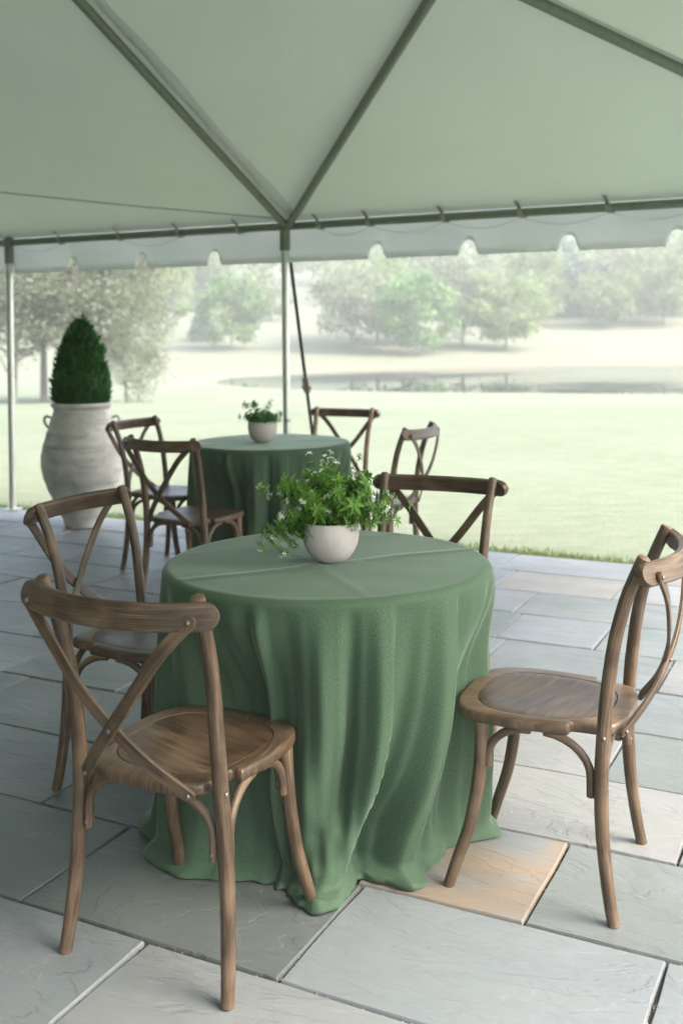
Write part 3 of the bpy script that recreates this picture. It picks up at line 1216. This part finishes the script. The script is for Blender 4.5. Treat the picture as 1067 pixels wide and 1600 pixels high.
def make_chair():
    c_ = empty('cross_back_chair')
    W_ = M['wood']
    # seat: rim with rounded edge, then a shallow inset panel
    ol = seat_outline()
    n = len(ol)

    def inset(d):
        out = []
        for i in range(n):
            x0, y0 = ol[i - 1]
            x1, y1 = ol[(i + 1) % n]
            tx, ty = x1 - x0, y1 - y0
            L = math.hypot(tx, ty) or 1
            out.append((ol[i][0] + ty / L * -d * -1, ol[i][1] - tx / L * d * 1))
        return out

    def scaled(k, cy=-.012):
        return [(x * k, cy + (y - cy) * k) for x, y in ol]

    def oval(k):
        # smoother, egg-shaped outline for the panel
        out = []
        for i, (x, y) in enumerate(ol):
            a = math.atan2(x / .2, (y + .012) / .22)
            r = 1 / (abs(math.sin(a)) ** 2.7 + abs(math.cos(a)) ** 2.7) ** (1 / 2.7)
            wx = .165 * (1 + .06 * math.cos(a))
            out.append((wx * k * r * math.sin(a), -.010 + .176 * k * r * math.cos(a)))
        return out

    s = MB()
    prof = [(scaled(.965), .4262), (scaled(.99), .4285), (scaled(1.0), .434), (scaled(1.0), .446), (scaled(.988), .4525), (scaled(.965), .4545), (oval(1.0), .4535), (oval(.992), .4475)]
    rings = []
    for pts, z in prof:
        rings.append([s.vert((x, y, z), (x * .30 + .01 * math.sin(y * 6), .02 * (z - .44), y + x * .1)) for x, y in pts])
    for a, b in zip(rings, rings[1:]):
        for k in range(n):
            k2 = (k + 1) % n
            s.f.append((a[k2], a[k], b[k], b[k2]))
    s.f.append(tuple(rings[0]))
    s.f.append(tuple(rings[-1][::-1]))
    seat = s.build('seat', W_, c_, sharp=50)
    pn = MB()
    rings = []
    for k, z in ((.986, .4505), (.981, .4527), (.965, .4532), (.8, .4520), (.5, .4504), (.2, .4498)):
        rings.append([pn.vert((x, y, z), (y * .16 + .006 * math.sin(x * 9), 0, x * .8 + .03 * math.sin(y * 7))) for x, y in oval(k)])
    for a, b in zip(rings, rings[1:]):
        for k in range(n):
            k2 = (k + 1) % n
            pn.f.append((a[k2], a[k], b[k], b[k2]))
    pn.f.append(tuple(rings[-1][::-1]))
    pn.build('seat_panel', M['seat_wood'], seat, sharp=50)
    for sx in (-1, 1):
        pts = catmull([(x * sx, y, z) for x, y, z in POST], 3)
        rad = [.0150 + .0025 * min(1, p.z / .25) - .0020 * max(0, (p.z - .5) / .37) for p in pts]
        po = MB().tube(pts, rad, 14).build('back_post', W_, c_, sharp=50)
        MB().ball((sx * .2095, -.192, .438), .0065, .6, (sx, -.15, 0)).build('rivet', M['rivet'], po)
        pts = catmull([(x * sx, y, z) for x, y, z in FLEG], 4)
        rad = [.0145 + .003 * min(1, p.z / .3) for p in pts]
        MB().tube(pts, rad, 14).build('leg', W_, c_, sharp=50)
        # bent braces under the seat: along the side from both legs, and across the back and front
        for (px, py, dx, dy) in ((.199 - .006, -.184 + .026, -.012, .115), (.176 - .004, .131 - .027, .010, -.11), (.199 - .027, -.186, -.115, -.012), (.176 - .027, .128, -.105, .01)):
            q = []
            zb = .288 if py < 0 else .315
            for k in range(11):
                t = k / 10
                if t < .3:
                    q.append((sx * px, py, zb + (.335 - zb) * t / .3))
                else:
                    a = (t - .3) / .7 * math.pi / 2
                    q.append((sx * (px + dx * (1 - math.cos(a))), py + dy * (1 - math.cos(a)), .335 + (.424 - .335) * math.sin(a)))
            b_ = MB().tube(q, .0108, 10).build('brace', W_, c_, sharp=50)
            if abs(dy) > .05:
                MB().ball((sx * (px - .0105), py, zb + .014), .0045, .5, (-sx, 0, 0)).build('rivet', M['rivet'], b_)
            else:
                MB().ball((sx * px, py - .0105, zb + .014), .0045, .5, (0, -1, 0)).build('rivet', M['rivet'], b_)
    # top rail: bowed backwards, wrapped over the posts, rounded ends
    rail, nrm = [], []
    for k in range(21):
        x = -.232 + .464 * k / 20
        y = -.357 + .060 * abs(x / .232) ** 2.1
        rail.append((x, y, .842 + .004 * (x / .232) ** 2))
        nrm.append((.5 * x / .232, -1, .36))
    MB().ribbon(rail, nrm, .058, .023).build('top_rail', W_, c_, sharp=42)
    # crossed flat straps behind
    for sx in (-1, 1):
        q = catmull([(sx * .213, -.322, .838), (sx * .15, -.333, .77), (sx * .07, -.328, .665), (0, -.308, .583), (-sx * .07, -.275, .508), (-sx * .139, -.226, .437)], 4)
        off = Vector((0, -.0045 if sx > 0 else .0045, 0))
        q = [p + off * math.sin(math.pi * min(1, max(0, i / (len(q) - 1)))) - Vector((0, .003, 0)) for i, p in enumerate(q)]
        nr = []
        for i, p in enumerate(q):
            tz = (q[min(i + 1, len(q) - 1)] - q[max(i - 1, 0)]).normalized()
            side = Vector((-tz.z, 0, tz.x))
            nr.append(tz.cross(side) if tz.cross(side).y < 0 else -tz.cross(side))
        st = MB().ribbon(q, nr, .029, .0085).build('cross_strap', W_, c_, sharp=42)
        MB().ball(q[0] + Vector((0, -.006, .001)), .0065, .6, (0, -1, .2)).build('rivet', M['rivet'], st)
        MB().ball(q[-1] + Vector((0, -.006, 0)), .0065, .6, (0, -1, -.3)).build('rivet', M['rivet'], st)
        if sx > 0:
            MB().ball((0, -.322, .583), .0055, .6, (0, -1, 0)).build('rivet', M['rivet'], st)
    return c_


CHAIRS = [
    ((-.351, 2.501, -.476), 'wooden cross back chair seen from behind at lower left, nearest the camera'),
    ((.526, 2.786, 1.151), 'wooden cross back chair at the right edge, turned sideways to the near table'),
    ((-.607, 3.379, -2.027), 'wooden cross back chair at left of the near table, behind the nearest chair'),
    ((.230, 3.618, 2.716), 'wooden cross back chair behind the near table, only its back showing past the herb bowl'),
    ((-.766, 5.613, -.559), 'wooden cross back chair with its back to the camera at the farther table'),
    ((-1.023, 6.396, -2.034), 'dark cross back chair at the farther table beside the whitewashed urn'),
    ((-.103, 6.985, 2.710), 'dark cross back chair behind the farther table beside the tie strap'),
    ((.167, 6.026, 1.138), 'wooden cross back chair at the right of the farther table, turned sideways'),
]
chair0 = make_chair()
for i, ((x, y, a), lab) in enumerate(CHAIRS):
    c_ = chair0 if i == 0 else copy_tree(chair0)
    c_.location = (x, y, 0)
    c_.rotation_euler = (0, 0, a)
    tag(c_, lab, 'chair', 'cross back chairs around the tables')

# ------------------------------------------------------------------ bowl planters with herbs
CLZ = .7775


def bowl(x, y, k, label):
    b_ = tag(empty('planter_bowl', (x, y, CLZ)), label, 'planter', 'round pale planter bowls')
    prof = [(.034, 0), (.0415, .002), (.053, .011), (.066, .028), (.0755, .050), (.0793, .072), (.0793, .090), (.0775, .105), (.0765, .110), (.0745, .1115), (.072, .1105), (.0715, .105), (.074, .088)]
    MB().lathe([(r * k, z * k) for r, z in prof], 56).build('bowl', M['bowl'], b_, sharp=60)
    so_ = MB()
    rg = random.Random(4)
    prev = None
    for j in range(7):
        r = .0730 * k * (1 - j / 6) + .0005
        ring = [so_.vert((r * math.cos(a * math.pi / 12), r * math.sin(a * math.pi / 12), .09 * k + .014 * k * j / 6 + rg.uniform(-.004, .004))) for a in range(24)]
        if prev:
            for q in range(24):
                so_.f.append((prev[q], prev[(q + 1) % 24], ring[(q + 1) % 24], ring[q]))
        prev = ring
    so_.build('soil', M['soil'], b_)
    return b_


def leaf(mb, p, d, up, L, w, droop=.25):
    """one lanceolate leaf folded along its midrib"""
    d = d.normalized()
    s = d.cross(up)
    if s.length < 1e-3:
        s = Vector((1, 0, 0))
    s.normalize()
    u = s.cross(d).normalized()
    b = mb.vert(p)
    m1 = mb.vert(p + d * L * .4 - u * w * .10)
    l1 = mb.vert(p + d * L * .38 + s * w + u * w * .28)
    r1 = mb.vert(p + d * L * .38 - s * w + u * w * .28)
    m2 = mb.vert(p + d * L * .75 - u * (w * .1 + L * droop * .35))
    l2 = mb.vert(p + d * L * .72 + s * w * .75 + u * (w * .2 - L * droop * .3))
    r2 = mb.vert(p + d * L * .72 - s * w * .75 + u * (w * .2 - L * droop * .3))
    tp = mb.vert(p + d * L - u * L * droop)
    mb.f += [(b, l1, m1), (b, m1, r1), (l1, l2, m2, m1), (m1, m2, r2, r1), (l2, tp, m2), (m2, tp, r2)]


def herb(name, x, y, z, label, seed, stems, leafmat, flowers):
    rg = random.Random(seed)
    root = tag(empty(name, (x, y, z)), label, 'plant')
    st, lf, fl = MB(), MB(), MB()
    for (a, out, hgt, droop, L0, fchance) in stems(rg):
        dirv = Vector((math.cos(a), math.sin(a), 0))
        r0 = rg.uniform(.0, .045)
        p0 = dirv * r0 + Vector((rg.uniform(-.02, .02), rg.uniform(-.02, .02), -.012))
        p1 = p0 + dirv * out * .35 + Vector((0, 0, hgt * .75))
        p2 = p0 + dirv * out + Vector((rg.uniform(-.012, .012), rg.uniform(-.012, .012), hgt - droop))
        pts = []
        NP = 9
        for k in range(NP):
            t = k / (NP - 1)
            pts.append(p0 * (1 - t) ** 2 + p1 * 2 * t * (1 - t) + p2 * t * t)
        st.tube(pts, [.0013 - .0007 * k / NP for k in range(NP)], 5, False)
        length = sum((pts[k + 1] - pts[k]).length for k in range(NP - 1))
        nw = max(3, int(length / .023))
        for w in range(1, nw + 1):
            t = min(1, (w + rg.uniform(-.15, .15)) / nw)
            if t < .18:
                continue
            p = p0 * (1 - t) ** 2 + p1 * 2 * t * (1 - t) + p2 * t * t
            tn = ((p1 - p0) * (1 - t) + (p2 - p1) * t).normalized()
            q = tn.to_track_quat('Z', 'Y')
            nl = rg.choice((6, 7, 8))
            sz = L0 * rg.uniform(.8, 1.15) * (1 - .25 * t)
            ph = rg.uniform(0, 6)
            for k in range(nl):
                b = ph + 2 * math.pi * k / nl
                d = q @ Vector((math.cos(b), math.sin(b), rg.uniform(.15, .55)))
                leaf(lf, p, d, tn, sz * rg.uniform(.85, 1.1), sz * .165, rg.uniform(.05, .35))
        if rg.random() < fchance:
            p = pts[-1]
            tn = (pts[-1] - pts[-2]).normalized()
            for k in range(rg.choice((4, 6, 8))):
                d = (tn + Vector((rg.gauss(0, .5), rg.gauss(0, .5), rg.gauss(0, .5)))).normalized()
                c = p + d * rg.uniform(.006, .014)
                st.tube([p, c], .0005, 3, False)
                q = d.to_track_quat('Z', 'Y')
                ph = rg.uniform(0, 2)
                for m in range(4):
                    b = ph + m * math.pi / 2
                    u = q @ Vector((math.cos(b), math.sin(b), .45))
                    s = q @ Vector((-math.sin(b), math.cos(b), 0))
                    i = fl.vert(c)
                    fl.vert(c + u * .0042 + s * .0021)
                    fl.vert(c + u * .0068)
                    fl.vert(c + u * .0042 - s * .0021)
                    fl.f.append((i, i + 1, i + 2, i + 3))
    st.build('stems', M['stem'], root)
    o = lf.build('leaves', leafmat, root, smooth=False)
    o['kind'] = 'stuff'
    if flowers:
        o = fl.build('flowers', M['petal'], root, smooth=False)
        o['kind'] = 'stuff'
    return root


def stems_near(rg):
    out = []
    for k in range(84):          # upright mound
        out.append((rg.uniform(0, 6.283), rg.uniform(.02, .115), rg.uniform(.055, .155), rg.uniform(0, .02), rg.uniform(.030, .043), .30))
    for k in range(10):          # to the upper left, long with flowers
        out.append((math.pi + rg.uniform(-.7, .7), rg.uniform(.10, .165), rg.uniform(.06, .125), rg.uniform(0, .02), rg.uniform(.025, .034), .9))
    for k in range(11):          # hanging over the left rim
        out.append((math.pi + rg.uniform(-.55, .55), rg.uniform(.11, .185), rg.uniform(.035, .06), rg.uniform(.05, .115), rg.uniform(.029, .039), .25))
    for k in range(15):          # trailing to the right
        out.append((rg.uniform(-.55, .45), rg.uniform(.11, .178), rg.uniform(.035, .11), rg.uniform(.0, .035), rg.uniform(.028, .037), .75))
    for k in range(8):           # tall flower stems
        out.append((rg.uniform(0, 6.283), rg.uniform(.01, .07), rg.uniform(.16, .20), 0, rg.uniform(.014, .02), 1))
    return out


def stems_far(rg):
    out = []
    for k in range(34):
        out.append((rg.uniform(0, 6.283), rg.uniform(.02, .09), rg.uniform(.03, .075), rg.uniform(0, .02), rg.uniform(.028, .036), .2))
    for k in range(4):
        out.append((math.pi + rg.uniform(-.6, .6), rg.uniform(.04, .09), rg.uniform(.11, .155), 0, rg.uniform(.03, .036), .1))
    for k in range(3):
        out.append((rg.uniform(-.5, .5), rg.uniform(.01, .05), rg.uniform(.10, .14), 0, rg.uniform(.026, .034), .2))
    for k in range(3):
        out.append((rg.uniform(-.3, .3), rg.uniform(.08, .12), rg.uniform(.02, .05), .01, rg.uniform(.016, .02), 1))
    return out


B1 = (-.0353, 2.948)
B2 = (-.4567, 6.075)
bowl(*B1, 1.0, 'round off white planter bowl on the near green tablecloth')
bowl(*B2, 1.06, 'round grey planter bowl on the farther tablecloth by the tent pole')
herb('flowering_herb', B1[0], B1[1], CLZ + .107, 'bushy bright green herb with tiny white flowers spilling over the near bowl', 12, stems_near, M['herb'], True)
herb('leafy_herb', B2[0], B2[1], CLZ + .114, 'small dark green leafy herb in the farther bowl', 33, stems_far, M['herb2'], True)

# ------------------------------------------------------------------ whitewashed urn with clipped evergreen
URN = (-1.888, 7.69)
urn = tag(empty('urn', (*URN, 0)), 'tall whitewashed clay urn with small loop handles at the patio edge', 'urn')
prof = [(.112, 0), (.128, .006), (.133, .022), (.142, .06), (.168, .12), (.208, .2), (.25, .29), (.281, .38), (.293, .46), (.290, .53), (.276, .6), (.252, .68), (.226, .76), (.208, .82), (.199, .85), (.197, .862), (.206, .870), (.216, .878), (.218, .89), (.213, .902), (.202, .906), (.190, .900), (.186, .88), (.19, .84)]
pp = []
for (r0, z0), (r1, z1) in zip(prof, prof[1:]):
    ns = max(1, int(abs(z1 - z0) / .012))
    for k in range(ns):
        t = k / ns
        z = z0 + (z1 - z0) * t
        pp.append((r0 + (r1 - r0) * t + (.0016 * math.sin(z * 75) if .05 < z < .84 else 0), z))
pp.append(prof[-1])
um = MB().lathe(pp, 72)
for i, v in enumerate(um.v):
    k = 1 + .008 * mnoise.noise(Vector((v[0] * 4, v[1] * 4, v[2] * 5)))
    um.v[i] = (v[0] * k, v[1] * k, v[2])
um.build('body', M['urn'], urn)
for sx in (-1, 1):
    a = R(8)
    pts = [(sx * .222, 0, .795), (sx * .258, 0, .805), (sx * .272, 0, .785), (sx * .266, 0, .755), (sx * .246, 0, .728), (sx * .238, 0, .72)]
    MB().tube(catmull(pts, 4), .0105, 8).build('handle', M['urn'], urn)
MB().lathe([(.19, .865), (.12, .872), (.001, .875)], 40, close_bottom=False).build('soil', M['soil'], urn)

top_ = tag(empty('clipped_evergreen', (*URN, .87)), 'dark green egg shaped evergreen growing in the whitewashed urn', 'topiary')
MB().tube([(0, 0, -.05), (.005, 0, .2), (0, .004, .45)], [.02, .016, .006], 8).build('trunk', M['bark'], top_)
tg = random.Random(17)
tc = MB()


def egg(z):
    t = max(0, min(1, z / .625))
    return .198 * (1 - t ** 2.1) ** .75 * (.86 + .14 * min(1, t / .15))


for k in range(6500):
    z = .615 * tg.random() ** 1.15
    a = tg.uniform(0, 2 * math.pi)
    lump = 1 + .13 * mnoise.noise(Vector((math.cos(a) * 2.6, math.sin(a) * 2.6, z * 11))) + .07 * mnoise.noise(Vector((math.cos(a) * 7, math.sin(a) * 7, z * 22)))
    rr = egg(z) * lump * (1 - .33 * tg.random() ** 2.2)
    p = Vector((rr * math.cos(a), rr * math.sin(a), z))
    outw = Vector((math.cos(a), math.sin(a), 0))
    d = (outw * tg.uniform(.2, .9) + Vector((0, 0, 1.0)) + Vector((tg.gauss(0, .3), tg.gauss(0, .3), 0))).normalized()
    L = tg.uniform(.025, .05) * (1.7 if tg.random() < .07 else 1)
    s = d.cross(Vector((tg.gauss(0, 1), tg.gauss(0, 1), tg.gauss(0, 1)))).normalized() * L * .17
    u = d.cross(s) * .5
    i = tc.vert(p)
    tc.vert(p + d * L * .5 + s + u)
    tc.vert(p + d * L)
    tc.vert(p + d * L * .5 - s + u)
    tc.f.append((i, i + 1, i + 2, i + 3))
cr = MB()
cr.lathe([(egg(z) * .74, z) for z in (.0, .06, .15, .25, .35, .45, .53, .58)], 24)
o = tc.build('crown', M['cypress'], top_, smooth=False)
cr.build('inner_crown', M['cypress'], top_)

# ------------------------------------------------------------------ trees
def tree_mesh(seed, h, w, n_leaf, leaf_s, base, shape, spread=.55, limbs=7, clumps=60):
    """returns (trunk MB, crown MB): tapered trunk with limbs, leaf-sized faces gathered in uneven clumps"""
    rg = random.Random(seed)
    tr, cr = MB(), MB()
    bend = Vector((rg.uniform(-.3, .3), rg.uniform(-.3, .3), 0))
    pts = [Vector((0, 0, -.4)), Vector((0, 0, h * .15)) + bend * .3, Vector((0, 0, h * .45)) + bend, Vector((0, 0, h * .85)) + bend * .6]
    r0 = h * .018
    tr.tube(catmull(pts, 4), [r0 * (1 - .85 * k / 12) for k in range(13)], 8)
    cl = []
    for k in range(clumps):
        for _ in range(30):
            p = Vector((rg.uniform(-1, 1), rg.uniform(-1, 1), rg.uniform(-1, 1)))
            if shape == 'cone':
                ok = math.hypot(p.x, p.y) < (1 - p.z) / 2 * .95 + .06
            else:
                ok = p.length < 1 and p.length > .35
            if ok:
                break
        cl.append(Vector((p.x * w / 2, p.y * w / 2, h * (base + (1 - base) / 2 * (1 + p.z) * .94))))
    for k in range(limbs):
        e = cl[rg.randrange(len(cl))]
        z0 = min(h * .7, max(h * .12, e.z * rg.uniform(.45, .75)))
        s = Vector((bend.x * .7, bend.y * .7, z0))
        m = (s + e) / 2 + Vector((0, 0, -h * .04))
        tr.tube([s, m, e], [r0 * .4, r0 * .25, r0 * .08], 5)
    for k in range(n_leaf):
        c = cl[int(len(cl) * rg.random())]
        p = c + Vector((rg.gauss(0, 1) * w * .075, rg.gauss(0, 1) * w * .075, rg.gauss(0, 1) * h * .045)) * spread * 1.6
        if p.z < h * base * .55:
            p.z = h * base * rg.uniform(.6, 1)
        s = leaf_s * rg.uniform(.6, 1.3)
        a = Vector((rg.gauss(0, 1), rg.gauss(0, 1), rg.gauss(0, .6))).normalized()
        b = a.cross(Vector((rg.gauss(0, 1), rg.gauss(0, 1), rg.gauss(0, 1)))).normalized() * s * .6
        a = a * s
        i = cr.vert(p - a)
        cr.vert(p + b)
        cr.vert(p + a)
        cr.vert(p - b)
        cr.f.append((i, i + 1, i + 2, i + 3))
    return tr, cr


def proto(seed, h, w, n, s, base, shape, lm, **kw):
    tr, cr = tree_mesh(seed, h, w, n, s, base, shape, **kw)
    a = tr.build('trunk', M['bark'])
    b = cr.build('crown', M[lm], smooth=False)
    ma, mb_ = a.data, b.data
    bpy.data.objects.remove(a)
    bpy.data.objects.remove(b)
    return ma, mb_


PR = {
    'broad': (10, proto(101, 10, 9.5, 4600, .27, .08, 'round', 'lf_spring', clumps=70)),
    'green': (10, proto(102, 10, 9.0, 5000, .27, .08, 'round', 'lf_green', clumps=64)),
    'tall': (13, proto(103, 13, 7.5, 4600, .28, .08, 'round', 'lf_spring', clumps=64)),
    'grey': (11, proto(104, 11, 9.0, 3600, .25, .12, 'round', 'lf_grey', limbs=26, clumps=80)),
    'dark': (9, proto(105, 9, 5.5, 3600, .24, .03, 'cone', 'lf_dark', clumps=60)),
    'bare': (10, proto(106, 10, 8, 15000, .085, .22, 'round', 'lf_grey', limbs=60, clumps=120)),
    'bare2': (10, proto(107, 10, 7, 15000, .085, .30, 'round', 'lf_grey', limbs=56, clumps=110)),
    'thick': (6, proto(108, 6, 5.5, 13000, .07, .02, 'round', 'lf_grey', limbs=40, clumps=90)),
}
TREES = [
    # kind, pixel column, distance, height, label
    ('bare', 20, 49, 11, 'bare greyish tree at the far left edge, behind the corner tent pole'),
    ('bare2', 68, 52, 12, 'bare greyish tree with a thin trunk left of the urn'),
    ('bare', 122, 50, 12.5, 'tall bare greyish tree rising behind the clipped evergreen'),
    ('bare2', 150, 53, 11.5, 'bare greyish tree just right of the clipped evergreen'),
    ('thick', 197, 50, 8.0, 'dense grey green tree with foliage to the ground, right of the urn'),
    ('tall', 262, 135, 11, 'pale spring tree between the grey grove and the dark round tree'),
    ('dark', 318, 128, 6.0, 'low bluish evergreen left of the dark round tree across the field'),
    ('green', 362, 118, 8.6, 'round bluish green tree left of the middle tent pole'),
    ('broad', 300, 165, 13, 'pale tall tree rising behind the dark round tree'),
    ('broad', 424, 150, 5.6, 'small pale yellow green tree alone on the slope by the middle pole'),
    ('grey', 548, 116, 10, 'pale grey tree leaning over the bank just right of the tie strap'),
    ('broad', 590, 124, 11.5, 'pale hazy tree left of the bright green bank tree'),
    ('green', 652, 113, 9.2, 'bright green layered tree on the bank, second past the middle pole'),
    ('grey', 722, 122, 11.5, 'whitish grey tree right of the bright green bank tree'),
    ('broad', 790, 118, 9.6, 'broad pale yellow green tree above the middle of the pond'),
    ('tall', 842, 140, 12, 'pale tall tree behind the pond, left of the dark evergreen'),
    ('dark', 886, 150, 12.5, 'dark bluish evergreen standing in the gap above the pond'),
    ('broad', 946, 138, 8.2, 'rounded pale green tree right of the dark evergreen'),
    ('grey', 985, 150, 13, 'tall greyish tree at the right, behind the rounded pale tree'),
    ('broad', 1036, 140, 11.0, 'pale yellow green tree at the right edge above the pond'),
    ('green', 1085, 150, 12, 'green tree cut off by the right edge of the view'),
]
trg = random.Random(77)
for (kind, px, y, h, lab) in TREES:
    h0, (ma, mb_) = PR[kind]
    x = (px - 533.5) / 1656.75 * y
    t_ = tag(empty('tree', (x, y, ground(x, y) - .1), trg.uniform(0, 6.28)), lab, 'tree', 'bare trees beside the lawn' if y < 60 else 'trees beyond the pond')
    k = h / h0
    t_.scale = (k * trg.uniform(.95, 1.12) * (.52 if kind == 'thick' else 1), k * trg.uniform(.95, 1.12) * (.52 if kind == 'thick' else 1), k)
    link('trunk', ma, t_)
    link('crown', mb_, t_)

# far wood on the hill, one mass
fw = {'lf_spring': MB(), 'lf_grey': MB(), 'lf_green': MB()}
fr = random.Random(55)
wood = MB()
for row, (y0, step, hh) in enumerate(((168, 7, 9), (188, 7, 11), (208, 7, 13), (228, 7, 15), (255, 8, 16), (290, 9, 17))):
    px = -160
    while px < 1230:
        y = y0 + fr.uniform(-8, 8)
        if y0 < 200 and (415 < px < 540 or px < 240):
            px += 20
            continue
        x = (px - 533.5) / 1656.75 * y
        z = ground(x, y)
        h, w = hh * fr.uniform(.75, 1.2), fr.uniform(6, 10)
        cen = [Vector((fr.gauss(0, w * .24), fr.gauss(0, w * .24), h * fr.uniform(.2, .95))) for _ in range(14)]
        for k in range(300):
            c = fr.choice(cen)
            p = Vector((x, y, z)) + c + Vector((fr.gauss(0, w * .11), fr.gauss(0, w * .11), fr.gauss(0, h * .07)))
            s = fr.uniform(.35, .8)
            a = Vector((fr.gauss(0, 1), fr.gauss(0, 1), fr.gauss(0, 1))).normalized()
            b = a.cross(Vector((fr.gauss(0, 1), fr.gauss(0, 1), fr.gauss(0, 1)))).normalized() * s * .6
            a = a * s
            i = wood.vert(p - a)
            wood.vert(p + b)
            wood.vert(p + a)
            wood.vert(p - b)
            wood.f.append((i, i + 1, i + 2, i + 3))
        px += step * 1656.75 / y0 * fr.uniform(.5, 1.0)
tag(wood.build('far_wood', M['lf_spring'], smooth=False), 'pale spring wood covering the hill beyond the pond', 'wood', kind='stuff')

# ------------------------------------------------------------------ hazy spring air
HZ = MB().box((0, 270, 40), (1300, 1000, 91)).build('haze', M['joint'], smooth=False)
HZ['kind'] = 'stuff'
HZ['label'] = 'thin pale haze in the air over the fields'
HZ['category'] = 'haze'
hm = bpy.data.materials.new('haze_air')
hm.use_nodes = True
hm.cycles.homogeneous_volume = True
hm.node_tree.nodes.clear()
ho_ = hm.node_tree.nodes.new('ShaderNodeOutputMaterial')
hv = hm.node_tree.nodes.new('ShaderNodeVolumePrincipled')
hv.inputs['Color'].default_value = (.96, .97, .95, 1)
hv.inputs['Density'].default_value = .002
hv.inputs['Density Attribute'].default_value = ''
hv.inputs['Anisotropy'].default_value = .2
hm.node_tree.links.new(hv.outputs[0], ho_.inputs['Volume'])
HZ.data.materials.clear()
HZ.data.materials.append(hm)
